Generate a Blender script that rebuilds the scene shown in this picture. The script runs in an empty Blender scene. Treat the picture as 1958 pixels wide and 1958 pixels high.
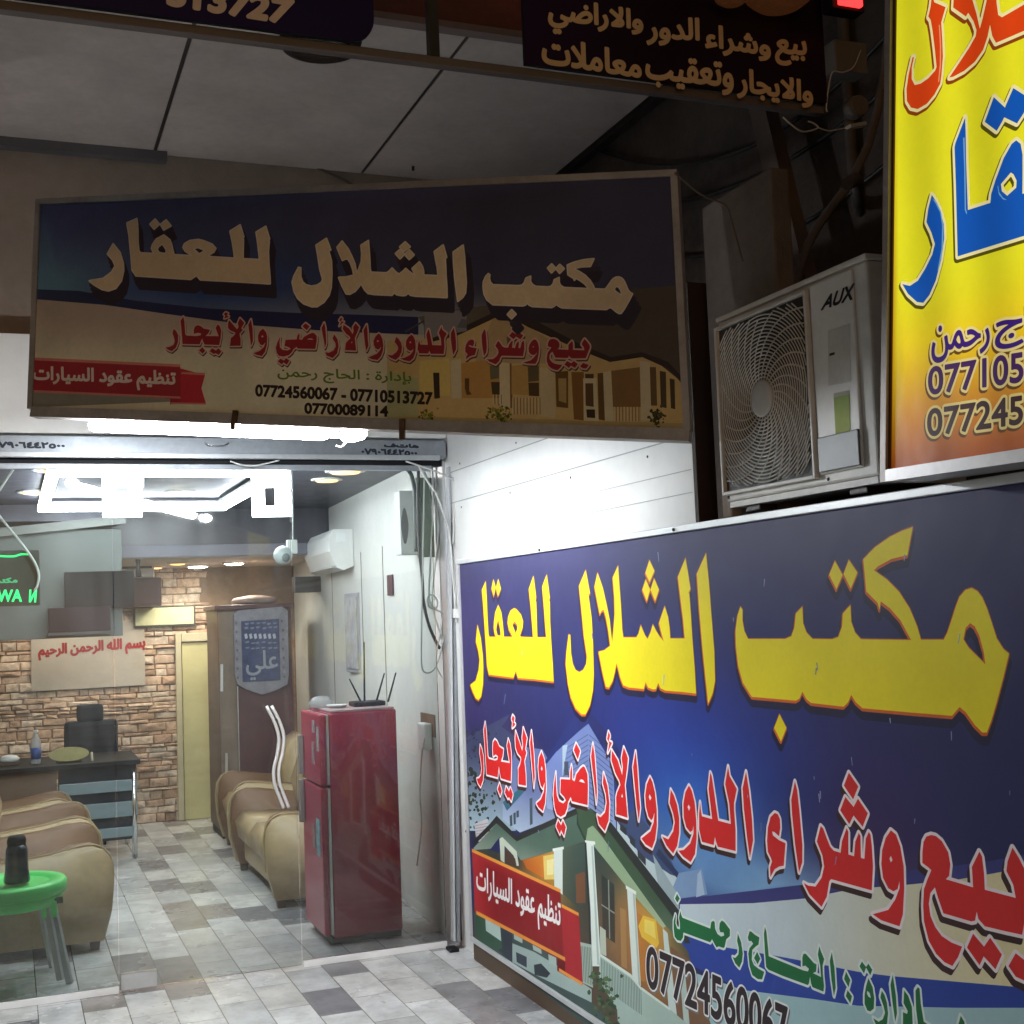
import bpy, bmesh, math, random
import numpy as np
from math import sin, cos, pi, radians
from mathutils import Vector, Matrix, geometry

# ------------------------------------------------------------------ camera, sky, exposure
SC = bpy.context.scene
COL = SC.collection
F, CX, H = 2443.14, 979.0, 1.75
ax, ay, az = -0.07685098, -0.37816154, -0.03922751
RM = (Matrix.Rotation(az, 3, 'Z') @ Matrix.Rotation(ax, 3, 'X') @ Matrix.Rotation(ay, 3, 'Y'))
B = Matrix(((1, 0, 0), (0, 0, -1), (0, 1, 0)))          # world (X, depth, up) -> x right, y down, z forward
W2C = RM @ B
C2W = W2C.transposed()
cd = bpy.data.cameras.new('camera')
cam = bpy.data.objects.new('camera', cd)
COL.objects.link(cam)
flip = Matrix(((1, 0, 0), (0, -1, 0), (0, 0, -1)))
cam.matrix_world = Matrix.Translation((0, 0, H)) @ (C2W @ flip).to_4x4()
cd.sensor_width = 36
cd.lens = 36 * F / 1958
cd.clip_start, cd.clip_end = 0.05, 500
SC.camera = cam
wd = bpy.data.worlds.new('World')
SC.world = wd
wd.use_nodes = True
wn = wd.node_tree
sky = wn.nodes.new('ShaderNodeTexSky')
sky.sky_type = 'NISHITA'
sky.sun_disc = False
sky.sun_elevation = radians(6)
sky.sun_rotation = radians(200)
tint = wn.nodes.new('ShaderNodeMix'); tint.data_type = 'RGBA'; tint.blend_type = 'MULTIPLY'; tint.inputs[0].default_value = 1
tint.inputs[7].default_value = (1.0, .92, .89, 1)          # warm glow of the town at night
wn.links.new(sky.outputs[0], tint.inputs[6]); wn.links.new(tint.outputs[2], wn.nodes['Background'].inputs[0])
wn.nodes['Background'].inputs[1].default_value = 0.025
SC.view_settings.view_transform = 'Standard'
SC.view_settings.look = 'None'
SC.view_settings.exposure = 0.5
SC.view_settings.gamma = 1
SC.render.engine = 'CYCLES'
SC.cycles.max_bounces = 10
SC.cycles.transparent_max_bounces = 12
SC.cycles.caustics_reflective = False
SC.cycles.caustics_refractive = False
SC.cycles.sample_clamp_indirect = 6

TUBE_L, LED_L = 290.0, 35.0

# ------------------------------------------------------------------ photo measuring (places things at real depths)
O = Vector((0, 0, H))
def ray(px, py):
    return C2W @ Vector(((px - CX) / F, (py - CX) / F, 1))
def at(px, py, axis, val):
    r = ray(px, py); i = 'xyz'.index(axis)
    return O + r * ((val - O[i]) / r[i])
def cal(x0, y0, s):
    def f(t):
        out = []
        for q in t.split():
            u, v = q.split(','); out.append((x0 + float(u) / s, y0 + float(v) / s))
        return out
    return f

# ------------------------------------------------------------------ materials
def lin(c):
    return tuple(((x / 255) / 12.92 if x / 255 <= .04045 else ((x / 255 + .055) / 1.055) ** 2.4) for x in c)
def nodes(name):
    m = bpy.data.materials.new(name); m.use_nodes = True
    nt = m.node_tree
    return m, nt, nt.nodes['Principled BSDF']
def N(nt, t, **kw):
    n = nt.nodes.new(t)
    for k, v in kw.items():
        if k.startswith('i_'):
            k = k[2:]; n.inputs[int(k) if k.isdigit() else k.replace('_', ' ')].default_value = v
        else: setattr(n, k, v)
    return n
def mulcol(nt, a, b, fac=1):
    n = N(nt, 'ShaderNodeMix', data_type='RGBA', blend_type='MULTIPLY'); n.inputs[0].default_value = fac
    for s, i in ((a, 6), (b, 7)):
        if isinstance(s, tuple): n.inputs[i].default_value = s if len(s) == 4 else (*s, 1)
        else: nt.links.new(s, n.inputs[i])
    return n.outputs[2]
def noise_ramp(nt, scale, lo, hi, detail=5, rough=.6, vec=None, p0=.35, p1=.65):
    if vec is None: vec = N(nt, 'ShaderNodeTexCoord').outputs['Object']
    n = N(nt, 'ShaderNodeTexNoise'); n.inputs['Scale'].default_value = scale; n.inputs['Detail'].default_value = detail
    n.inputs['Roughness'].default_value = rough
    nt.links.new(vec, n.inputs['Vector'])
    r = N(nt, 'ShaderNodeValToRGB'); r.color_ramp.elements[0].position = p0; r.color_ramp.elements[1].position = p1
    r.color_ramp.elements[0].color = (lo, lo, lo, 1) if not isinstance(lo, tuple) else (*lo, 1)
    r.color_ramp.elements[1].color = (hi, hi, hi, 1) if not isinstance(hi, tuple) else (*hi, 1)
    nt.links.new(n.outputs[0], r.inputs[0])
    return r.outputs[0], n.outputs[0]
MC = {}
def mat(name, col, rough=.5, metal=0., var=.12, vs=5., bump=0., bs=60., emit=0., ecol=None, coat=0., trans=0., alpha=1., spec=.5):
    if name in MC: return MC[name]
    m, nt, b = nodes(name)
    b.inputs['Roughness'].default_value = rough; b.inputs['Metallic'].default_value = metal
    b.inputs['Coat Weight'].default_value = coat
    b.inputs['Transmission Weight'].default_value = trans
    b.inputs['Alpha'].default_value = alpha; b.inputs['Specular IOR Level'].default_value = spec
    if var:
        o, _ = noise_ramp(nt, vs, 1 - var, 1.0)
        o2, _ = noise_ramp(nt, vs * 9, 1 - var * .5, 1.0)
        nt.links.new(mulcol(nt, mulcol(nt, col, o), o2), b.inputs['Base Color'])
        rr = N(nt, 'ShaderNodeMath', operation='MULTIPLY_ADD'); nt.links.new(o, rr.inputs[0])
        rr.inputs[1].default_value = -.15; rr.inputs[2].default_value = min(1, rough + .14)
        nt.links.new(rr.outputs[0], b.inputs['Roughness'])
    else: b.inputs['Base Color'].default_value = (*col, 1)
    if bump:
        _, h = noise_ramp(nt, bs, 0, 1)
        bp = N(nt, 'ShaderNodeBump'); bp.inputs['Strength'].default_value = bump; bp.inputs['Distance'].default_value = .01
        nt.links.new(h, bp.inputs['Height']); nt.links.new(bp.outputs[0], b.inputs['Normal'])
    if emit:
        b.inputs['Emission Color'].default_value = (*(ecol or col), 1); b.inputs['Emission Strength'].default_value = emit
    MC[name] = m
    return m

# ------------------------------------------------------------------ mesh helpers
class MB:
    def __init__(s): s.bm = bmesh.new()
    def box(s, x0, x1, y0, y1, z0, z1, bev=0.):
        m = Matrix.Translation(((x0 + x1) / 2, (y0 + y1) / 2, (z0 + z1) / 2)) @ Matrix.Diagonal((abs(x1 - x0), abs(y1 - y0), abs(z1 - z0), 1))
        r = bmesh.ops.create_cube(s.bm, size=1, matrix=m)
        if bev:
            es = list({e for v in r['verts'] for e in v.link_edges})
            bmesh.ops.bevel(s.bm, geom=es, offset=bev, segments=2, affect='EDGES', profile=.6)
        return s
    def hexa(s, p):                       # eight corners: bottom ring then top ring
        v = [s.bm.verts.new(q) for q in p]
        for f in ((3, 2, 1, 0), (4, 5, 6, 7), (0, 1, 5, 4), (1, 2, 6, 5), (2, 3, 7, 6), (3, 0, 4, 7)):
            s.bm.faces.new([v[i] for i in f])
        return s
    def bar(s, a, b, w, h=None, up=(0, 0, 1)):
        a, b = Vector(a), Vector(b); h = h or w
        d = (b - a).normalized(); up = Vector(up)
        if abs(d.dot(up)) > .98: up = Vector((1, 0, 0))
        x = d.cross(up).normalized() * w / 2; y = x.normalized().cross(d) * h / 2
        return s.hexa([a - x - y, a + x - y, a + x + y, a - x + y, b - x - y, b + x - y, b + x + y, b - x + y])
    def tube(s, pts, r, seg=8, caps=True, smooth=True):
        pts = [Vector(p) for p in pts]; rs = r if isinstance(r, (list, tuple)) else [r] * len(pts)
        t0 = (pts[1] - pts[0]).normalized()
        n = t0.cross(Vector((0, 0, 1)))
        if n.length < .01: n = t0.cross(Vector((1, 0, 0)))
        n.normalize(); rings = []
        for i, p in enumerate(pts):
            t = ((pts[min(i + 1, len(pts) - 1)] - pts[max(i - 1, 0)])).normalized()
            n = (n - t * n.dot(t)).normalized(); b = t.cross(n)
            rings.append([s.bm.verts.new(p + (n * cos(2 * pi * k / seg) + b * sin(2 * pi * k / seg)) * rs[i]) for k in range(seg)])
        for a, b in zip(rings, rings[1:]):
            for k in range(seg):
                f = s.bm.faces.new((a[k], a[(k + 1) % seg], b[(k + 1) % seg], b[k])); f.smooth = smooth
        if caps:
            s.bm.faces.new(rings[0][::-1]); s.bm.faces.new(rings[-1])
        return s
    def lathe(s, c, prof, seg=24, axis='z'):
        c = Vector(c); rings = []
        for r, h in prof:
            ring = []
            for k in range(seg):
                a = 2 * pi * k / seg; x, y = r * cos(a), r * sin(a)
                ring.append(s.bm.verts.new(c + (Vector((x, y, h)) if axis == 'z' else Vector((h, x, y)) if axis == 'x' else Vector((x, h, y)))))
            rings.append(ring)
        for a, b in zip(rings, rings[1:]):
            for k in range(seg):
                f = s.bm.faces.new((a[k], a[(k + 1) % seg], b[(k + 1) % seg], b[k])); f.smooth = True
        s.bm.faces.new(rings[0][::-1]); s.bm.faces.new(rings[-1])
        return s
    def prism(s, pts, d):                 # polygon (3D points) pushed along vector d
        d = Vector(d); a = [s.bm.verts.new(p) for p in pts]; b = [s.bm.verts.new(Vector(p) + d) for p in pts]
        s.bm.faces.new(a[::-1]); s.bm.faces.new(b)
        for i in range(len(a)):
            j = (i + 1) % len(a); s.bm.faces.new((a[i], a[j], b[j], b[i]))
        return s
    def quad(s, p):
        s.bm.faces.new([s.bm.verts.new(q) for q in p]); return s
    def bevel(s, off, seg=2):
        es = [e for e in s.bm.edges if len(e.link_faces) == 2 and e.calc_face_angle(0) > .5]
        bmesh.ops.bevel(s.bm, geom=es, offset=off, segments=seg, affect='EDGES', profile=.6); return s
    def smooth(s):
        for f in s.bm.faces: f.smooth = True
        return s
    def obj(s, name, m, parent=None, label=None):
        bmesh.ops.recalc_face_normals(s.bm, faces=s.bm.faces[:])
        me = bpy.data.meshes.new(name); s.bm.to_mesh(me); s.bm.free()
        me.materials.append(m)
        return link(name, me, parent, label)
LOCS = {}
def link(name, me, parent=None, label=None):
    o = bpy.data.objects.new(name, me); COL.objects.link(o)
    if parent is not None:
        o.parent = parent
        if parent.name in LOCS: o.matrix_parent_inverse = Matrix.Translation(-LOCS[parent.name])
    if label: o['label'] = label
    return o
def thing(name, label, cat, loc, group=None):
    o = bpy.data.objects.new(name, None); COL.objects.link(o); o.location = loc; o.empty_display_size = .1
    LOCS[o.name] = Vector(loc)
    return tag(o, label, cat, group)
def tag(o, label, cat, group=None):
    o['label'] = label; o['category'] = cat
    if group: o['group'] = group
    return o
def struct(o): o['kind'] = 'structure'; return o
def copy_thing(src, delta, label):
    c = src.copy(); COL.objects.link(c); c.location = src.location + Vector(delta); c['label'] = label
    def rec(a, b):
        for ch in list(a.children):
            k = ch.copy(); COL.objects.link(k); k.parent = b; rec(ch, k)
    rec(src, c)
    return c
def smoothpath(pts, n=6):                  # Catmull-Rom through points
    p = [Vector(q) for q in pts]; p = [2 * p[0] - p[1]] + p + [2 * p[-1] - p[-2]]; out = []
    for i in range(1, len(p) - 2):
        a, b, c, d = p[i - 1:i + 3]
        for k in range(n):
            t = k / n
            out.append(.5 * ((2 * b) + (c - a) * t + (2 * a - 5 * b + 4 * c - d) * t * t + (3 * b - a - 3 * c + d) * t ** 3))
    out.append(p[-2]); return out

# ------------------------------------------------------------------ lettering
AR = {'ا': (0xFE8D, 2), 'أ': (0xFE83, 2), 'إ': (0xFE87, 2), 'ب': (0xFE8F, 4), 'ة': (0xFE93, 2), 'ت': (0xFE95, 4), 'ج': (0xFE9D, 4), 'ح': (0xFEA1, 4),
      'د': (0xFEA9, 2), 'ر': (0xFEAD, 2), 'س': (0xFEB1, 4), 'ش': (0xFEB5, 4), 'ض': (0xFEBD, 4), 'ظ': (0xFEC5, 4), 'ع': (0xFEC9, 4), 'ق': (0xFED5, 4),
      'ك': (0xFED9, 4), 'ل': (0xFEDD, 4), 'م': (0xFEE1, 4), 'ن': (0xFEE5, 4), 'ه': (0xFEE9, 4), 'و': (0xFEED, 2), 'ي': (0xFEF1, 4), 'ء': (0xFE80, 1),
      'لا': (0xFEFB, 2), 'لأ': (0xFEF7, 2)}
def shape_ar(t):
    if not any(c in AR for c in t): return t
    toks, i = [], 0
    while i < len(t):
        if t[i:i + 2] in ('لا', 'لأ'): toks.append(t[i:i + 2]); i += 2
        else: toks.append(t[i]); i += 1
    out = []
    for k, c in enumerate(toks):
        if c not in AR: out.append(c); continue
        base, nf = AR[c]
        prev = k > 0 and toks[k - 1] in AR and AR[toks[k - 1]][1] == 4
        nxt = nf == 4 and k + 1 < len(toks) and toks[k + 1] in AR and AR[toks[k + 1]][1] > 1
        out.append(chr(base + (3 if prev and nxt else 2 if nxt else 1 if prev and nf > 1 else 0)))
    return ''.join(out[::-1])
def glyph_rings(text, res=5, shear=0):
    cu = bpy.data.curves.new('txt', 'FONT'); cu.body = shape_ar(text); cu.shear = shear
    o = bpy.data.objects.new('txt', cu); COL.objects.link(o)
    bpy.context.view_layer.update()
    c = o.to_curve(bpy.context.evaluated_depsgraph_get()); rings = []
    for sp in c.splines:
        b = sp.bezier_points; r = []
        for i in range(len(b)):
            p, q = b[i], b[(i + 1) % len(b)]
            st = (p.handle_right - p.co).length < 1e-6 and (q.handle_left - q.co).length < 1e-6
            st = st or (p.handle_right_type == 'VECTOR' and q.handle_left_type == 'VECTOR')
            n = 1 if st else res
            for k in range(n):
                t = k / n; u = 1 - t
                v = p.co * u ** 3 + p.handle_right * 3 * u * u * t + q.handle_left * 3 * u * t * t + q.co * t ** 3
                r.append((v.x, v.y))
        rings.append(r)
    o.to_curve_clear(); bpy.data.objects.remove(o); bpy.data.curves.remove(cu)
    return rings
def fit(rings, quad):                      # rings (y up) stretched into TL, TR, BR, BL
    xs = [p[0] for r in rings for p in r]; ys = [p[1] for r in rings for p in r]
    x0, x1, y0, y1 = min(xs), max(xs), min(ys), max(ys); out = []
    TL, TR, BR, BL = [Vector(q) for q in quad]
    for r in rings:
        rr = []
        for x, y in r:
            a = (x - x0) / (x1 - x0); b = (y1 - y) / (y1 - y0)
            q = (TL * (1 - a) + TR * a) * (1 - b) + (BL * (1 - a) + BR * a) * b
            rr.append((q.x, q.y))
        out.append(rr)
    return out
def text(t, quad, shear=0): return fit(glyph_rings(t, shear=shear), quad)

class Print:
    """A flat printed sheet: overlapping flat-colour artwork resolved into ONE layer of coloured faces."""
    def __init__(s, p0, u, v):
        s.o = Vector(p0); s.u = Vector(u).normalized(); s.v = (Vector(v) - s.u * Vector(v).dot(s.u)).normalized()
        s.n = s.u.cross(s.v).normalized(); s.V = []; s.Fc = []; s.owner = []; s.cols = []
    def uv(s, p):
        r = ray(*p); t = (s.o - O).dot(s.n) / r.dot(s.n); q = O + r * t - s.o
        return (q.dot(s.u), q.dot(s.v))
    def _face(s, pts, lay, kind):
        i = len(s.V); s.V += [Vector(p) for p in pts]; s.Fc.append(list(range(i, i + len(pts)))); s.owner.append((lay, kind))
    def add(s, rings, col, stroke=0., shift=(0, 0), fill=True, px=True):
        lay = len(s.cols); s.cols.append(col)
        for r in rings:
            q = [s.uv(p) for p in r] if px else r
            q = [(a + shift[0], b + shift[1]) for a, b in q]
            qq = [q[0]]
            for p in q[1:]:
                if (Vector(p) - Vector(qq[-1])).length > 4e-4: qq.append(p)
            if (Vector(qq[0]) - Vector(qq[-1])).length < 4e-4: qq.pop()
            if len(qq) < 3: continue
            if fill: s._face(qq, lay, 'f')
            if stroke:
                for i in range(len(qq)):
                    a, b = Vector(qq[i]), Vector(qq[(i + 1) % len(qq)]); d = (b - a).normalized() * stroke; n = Vector((-d.y, d.x)); k = .707
                    s._face([a + n, a + (n - d) * k, a - d, a - (n + d) * k, a - n, b - n, b + (d - n) * k, b + d, b + (n + d) * k, b + n], lay, 's')
        return s
    def base(s, pts, col, nx=18, ny=12):
        q = [Vector(p) for p in pts]; lay = len(s.cols); s.cols.append(col)
        s._face([tuple(p) for p in q], lay, 'f')
        for i in range(1, nx):
            for j in range(1, ny):
                a, b = i / nx, j / ny
                s.V.append((q[0] * (1 - a) + q[1] * a) * (1 - b) + (q[3] * (1 - a) + q[2] * a) * b)
    def build(s, name, m, parent=None):
        Ed = [(f[i], f[(i + 1) % len(f)]) for f in s.Fc for i in range(len(f))]
        vv, ee, ff, ov, oe, of = geometry.delaunay_2d_cdt(s.V, Ed, [], 0, 1e-5)
        P = np.array([(v.x, v.y) for v in vv]); T = np.array([list(f) for f in ff])
        tri = P[T]; area = np.abs((tri[:, 1, 0] - tri[:, 0, 0]) * (tri[:, 2, 1] - tri[:, 0, 1]) - (tri[:, 2, 0] - tri[:, 0, 0]) * (tri[:, 1, 1] - tri[:, 0, 1]))
        T = T[area > 1e-11]; C = P[T].mean(1)
        o = np.argsort(C[:, 0]); T = T[o]; C = C[o]; cx, cy = C[:, 0], C[:, 1]
        top = np.full(len(T), -1)
        odd = {}
        for f, (l, kind) in zip(s.Fc, s.owner):
            q = np.array([s.V[i] for i in f]); x0, y0 = q.min(0); x1, y1 = q.max(0)
            i0, i1 = np.searchsorted(cx, (x0, x1)); idx = np.arange(i0, i1)
            idx = idx[(cy[idx] >= y0) & (cy[idx] <= y1)]
            if not len(idx): continue
            px, py = cx[idx], cy[idx]; inside = np.zeros(len(idx), bool)
            for (xa, ya), (xb, yb) in zip(q, np.roll(q, -1, 0)):
                if ya == yb: continue
                inside ^= ((ya > py) != (yb > py)) & (px < (xb - xa) * (py - ya) / (yb - ya) + xa)
            hit = idx[inside]
            if kind == 's': top[hit] = np.maximum(top[hit], l)
            else: odd.setdefault(l, np.zeros(len(T), bool))[hit] ^= True
        for l, mk in odd.items(): top[mk] = np.maximum(top[mk], l)
        keep = top >= 0; T = T[keep]; top = top[keep]
        used, inv = np.unique(T, return_inverse=True); T = inv.reshape(T.shape)
        co = [s.o + s.u * float(P[i, 0]) + s.v * float(P[i, 1]) for i in used]
        fl = T.tolist()
        if s.n.dot(O - s.o) < 0: fl = [f[::-1] for f in fl]
        me = bpy.data.meshes.new(name); me.from_pydata([tuple(c) for c in co], [], fl); me.update()
        at_ = me.color_attributes.new('Col', 'FLOAT_COLOR', 'CORNER'); data = []; cache = {}
        for f, l in zip(fl, top.tolist()):
            c = s.cols[l]
            for i in f:
                k = (l, i if callable(c) else -1)
                if k not in cache:
                    g = P[used[i]]; cache[k] = (*lin(c(float(g[0]), float(g[1])) if callable(c) else c), 1.)
                data.extend(cache[k])
        at_.data.foreach_set('color', data)
        me.materials.append(m)
        return link(name, me, parent)
def blend(c0, c1, t):
    t = max(0, min(1, t)); return tuple(a + (b - a) * t for a, b in zip(c0, c1))
def print_mat(name, rough=.4, dirt=.25, emit=0, bands=None, gain=1.):
    m, nt, b = nodes(name)
    a = N(nt, 'ShaderNodeVertexColor', layer_name='Col').outputs[0]
    o, _ = noise_ramp(nt, 2.2, 1 - dirt, 1.0, detail=8, rough=.65); o2, _ = noise_ramp(nt, 60, 1 - dirt * .35, 1.0)
    c = mulcol(nt, mulcol(nt, a, o), o2)
    if gain != 1: c = mulcol(nt, c, (gain, gain, gain))
    nt.links.new(c, b.inputs['Base Color'])
    b.inputs['Roughness'].default_value = rough; b.inputs['Specular IOR Level'].default_value = .22
    _, h = noise_ramp(nt, 5, 0, 1, detail=2)
    bp = N(nt, 'ShaderNodeBump'); bp.inputs['Strength'].default_value = .16; bp.inputs['Distance'].default_value = .02
    nt.links.new(h, bp.inputs['Height']); nt.links.new(bp.outputs[0], b.inputs['Normal'])
    if emit:
        nt.links.new(c, b.inputs['Emission Color'])
        if bands:
            x = N(nt, 'ShaderNodeSeparateXYZ'); nt.links.new(N(nt, 'ShaderNodeTexCoord').outputs['Object'], x.inputs[0])
            m1 = N(nt, 'ShaderNodeMath', operation='MULTIPLY_ADD'); nt.links.new(x.outputs[1], m1.inputs[0]); m1.inputs[1].default_value = 2 * pi / bands[0]; m1.inputs[2].default_value = bands[1]
            m2 = N(nt, 'ShaderNodeMath', operation='SINE'); nt.links.new(m1.outputs[0], m2.inputs[0])
            m3 = N(nt, 'ShaderNodeMath', operation='MULTIPLY_ADD'); nt.links.new(m2.outputs[0], m3.inputs[0]); m3.inputs[1].default_value = emit * bands[2]; m3.inputs[2].default_value = emit
            # tubes stop short of the bottom of the box: dimmer there
            m4 = N(nt, 'ShaderNodeMapRange'); nt.links.new(x.outputs[2], m4.inputs[0])
            m4.inputs[1].default_value = bands[3]; m4.inputs[2].default_value = bands[4]; m4.inputs[3].default_value = .45; m4.inputs[4].default_value = 1
            m5 = N(nt, 'ShaderNodeMath', operation='MULTIPLY'); nt.links.new(m3.outputs[0], m5.inputs[0]); nt.links.new(m4.outputs[0], m5.inputs[1])
            nt.links.new(m5.outputs[0], b.inputs['Emission Strength'])
        else: b.inputs['Emission Strength'].default_value = emit
    return m

# ================================================================== the setting
D = 6.55                                   # plane of the shop glass
XR = 2.18                                  # face of the sign on the side wall

def tile_mat():
    m, nt, b = nodes('stone_tiles')
    x = N(nt, 'ShaderNodeSeparateXYZ'); nt.links.new(N(nt, 'ShaderNodeTexCoord').outputs['Object'], x.inputs[0])
    cmb = N(nt, 'ShaderNodeCombineXYZ'); nt.links.new(x.outputs[1], cmb.inputs[0]); nt.links.new(x.outputs[0], cmb.inputs[1])
    mp = N(nt, 'ShaderNodeMapping'); mp.inputs['Location'].default_value = (.13, .075, 0); nt.links.new(cmb.outputs[0], mp.inputs[0])
    br = N(nt, 'ShaderNodeTexBrick'); nt.links.new(mp.outputs[0], br.inputs['Vector'])
    for k, v in (('Scale', 1), ('Mortar Size', .0026), ('Mortar Smooth', .1), ('Brick Width', .39), ('Row Height', .192), ('Bias', 0)): br.inputs[k].default_value = v
    br.inputs['Color1'].default_value = (0, 0, 0, 1); br.inputs['Color2'].default_value = (1, 1, 1, 1); br.inputs['Mortar'].default_value = (.3, .3, .3, 1)
    r = N(nt, 'ShaderNodeValToRGB'); nt.links.new(br.outputs['Color'], r.inputs[0]); r.color_ramp.interpolation = 'CONSTANT'
    e = r.color_ramp.elements; e[0].color = (.74, .75, .75, 1); e[1].position = .22; e[1].color = (.62, .64, .65, 1)
    for p, c in ((.38, (.76, .76, .74, 1)), (.55, (.56, .57, .57, 1)), (.68, (.31, .305, .315, 1)), (.77, (.66, .66, .64, 1)), (.88, (.26, .265, .285, 1)), (.95, (.36, .33, .31, 1))):
        q = e.new(p); q.color = c
    # marble veins and clouds, shifted from tile to tile
    off = N(nt, 'ShaderNodeVectorMath', operation='ADD'); sc = N(nt, 'ShaderNodeVectorMath', operation='SCALE'); sc.inputs['Scale'].default_value = 7
    nt.links.new(br.outputs['Color'], sc.inputs[0]); nt.links.new(mp.outputs[0], off.inputs[0]); nt.links.new(sc.outputs[0], off.inputs[1])
    o, _ = noise_ramp(nt, 6, .68, 1.1, detail=9, rough=.65, vec=off.outputs[0], p0=.3, p1=.62)
    o2, _ = noise_ramp(nt, 1.1, .72, 1.0, detail=5)
    o3, _ = noise_ramp(nt, 26, .86, 1.0, detail=4, p0=.3, p1=.5)
    c = mulcol(nt, mulcol(nt, mulcol(nt, r.outputs[0], o), o2), o3)
    jn = N(nt, 'ShaderNodeMix', data_type='RGBA'); nt.links.new(br.outputs['Fac'], jn.inputs[0]); nt.links.new(c, jn.inputs[6]); jn.inputs[7].default_value = (.13, .125, .115, 1)
    nt.links.new(jn.outputs[2], b.inputs['Base Color'])
    rr = N(nt, 'ShaderNodeMapRange'); nt.links.new(o2, rr.inputs[0]); rr.inputs[1].default_value = .7; rr.inputs[3].default_value = .42; rr.inputs[4].default_value = .16
    nt.links.new(rr.outputs[0], b.inputs['Roughness'])
    bp = N(nt, 'ShaderNodeBump'); bp.inputs['Strength'].default_value = .3; bp.inputs['Distance'].default_value = .002; bp.invert = True
    nt.links.new(br.outputs['Fac'], bp.inputs['Height']); nt.links.new(bp.outputs[0], b.inputs['Normal'])
    return m
def glass_mat():
    m, nt, b = nodes('shop_glass'); out = nt.nodes['Material Output']; nt.nodes.remove(b)
    tr = N(nt, 'ShaderNodeBsdfTransparent'); tr.inputs[0].default_value = (.86, .90, .89, 1)
    gl = N(nt, 'ShaderNodeBsdfGlossy'); gl.inputs['Roughness'].default_value = .03; gl.inputs[0].default_value = (.9, .9, .9, 1)
    fr = N(nt, 'ShaderNodeFresnel'); fr.inputs[0].default_value = 1.45
    m1 = N(nt, 'ShaderNodeMixShader'); nt.links.new(fr.outputs[0], m1.inputs[0]); nt.links.new(tr.outputs[0], m1.inputs[1]); nt.links.new(gl.outputs[0], m1.inputs[2])
    df = N(nt, 'ShaderNodeBsdfDiffuse'); df.inputs[0].default_value = (.75, .78, .78, 1)
    vx = N(nt, 'ShaderNodeMapping'); vx.inputs['Scale'].default_value = (5, 1, .8); nt.links.new(N(nt, 'ShaderNodeTexCoord').outputs['Object'], vx.inputs[0])
    o, _ = noise_ramp(nt, 1.6, .003, .040, detail=8, vec=vx.outputs[0], p0=.3, p1=.8)      # wiped dust film
    m2 = N(nt, 'ShaderNodeMixShader'); nt.links.new(o, m2.inputs[0]); nt.links.new(m1.outputs[0], m2.inputs[1]); nt.links.new(df.outputs[0], m2.inputs[2])
    nt.links.new(m2.outputs[0], out.inputs[0])
    return m
GLASS = glass_mat()
BRUSH = mat('brushed_handle', (.72, .73, .74), .42, .55, var=.08)
BRIGHT = mat('white_rail', (.86, .87, .88), .35, var=.05)
WHITE = mat('white_panel', (.84, .84, .83), .5, var=.07, vs=2)
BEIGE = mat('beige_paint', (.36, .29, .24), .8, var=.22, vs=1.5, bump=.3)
SOFF = mat('soffit_panel', (.68, .60, .57), .6, var=.18, vs=2.5)
DARK = mat('dark_metal', (.035, .028, .026), .5, var=.3)
STEEL = mat('galvanised_steel', (.34, .37, .41), .42, .55, var=.22, vs=4)
ALU = mat('bright_aluminium', (.72, .74, .76), .3, .8, var=.1)
CHROME = mat('chrome', (.75, .77, .78), .16, 1., var=.05)
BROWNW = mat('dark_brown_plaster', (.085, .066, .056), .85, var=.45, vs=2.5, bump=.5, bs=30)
RUST = mat('rusty_steel', (.16, .095, .06), .75, .3, var=.5, vs=9)
BLACK = mat('black_plastic', (.014, .014, .017), .6, var=.2, spec=.2)
PLASTER = mat('painted_wall', (.60, .60, .57), .6, var=.1, vs=2)
WPLASTIC = mat('white_plastic', (.72, .73, .72), .4, var=.06)
TILES = tile_mat()

struct(MB().quad([(-40, -40, 0), (40, -40, 0), (40, 40, 0), (-40, 40, 0)]).obj('floor', TILES))

def wall(name, b, m, label, cat='wall'):
    return tag(b.obj(name, m), label, cat)
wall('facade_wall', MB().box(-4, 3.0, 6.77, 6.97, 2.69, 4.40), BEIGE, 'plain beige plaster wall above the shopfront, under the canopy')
cl = wall('wall_cladding', MB().box(-4, 2.215, 6.50, 6.765, 2.69, 3.172, .004), WHITE, 'white panel strip over the shutter housing, behind the left end of the banner', 'cladding')
# side wall of white boards beside the shopfront
sw = thing('side_wall', 'smooth white boarded side wall lit bright above the blue sign', 'wall', (2.3, 5.2, 0))
MB().box(2.22, 2.40, 3.87, 6.64, 0, 2.86).obj('boarding', WHITE, sw)
for z in (2.335, 2.215, 2.135, 2.50):
    MB().box(2.217, 2.2195, 3.88, 6.54 if z > 2.3 else 4.9, z - (.0022 if z > 2.3 else .001), z + (.0022 if z > 2.3 else .001)).obj('board_joint', mat('joint_grey', (.46, .47, .47), .8), sw)
MB().box(2.205, 2.2175, 6.55, 6.64, 0, 2.70).obj('corner_trim', ALU, sw)
MB().box(2.2195, 2.41, 3.845, 3.868, 0, 2.87).obj('end_trim', mat('dark_end_trim', (.035, .016, .012), .7), sw)
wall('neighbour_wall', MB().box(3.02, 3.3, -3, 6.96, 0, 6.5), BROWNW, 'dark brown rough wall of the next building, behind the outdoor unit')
wall('pier', MB().box(2.26, 2.33, 3.36, 3.79, 0, 3.12, .008), mat('grey_brown_plaster', (.17, .135, .115), .85, var=.3, vs=2.5, bump=.4, bs=30), 'narrow grey brown masonry pier between the white boards and the outdoor unit', 'pier')
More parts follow.
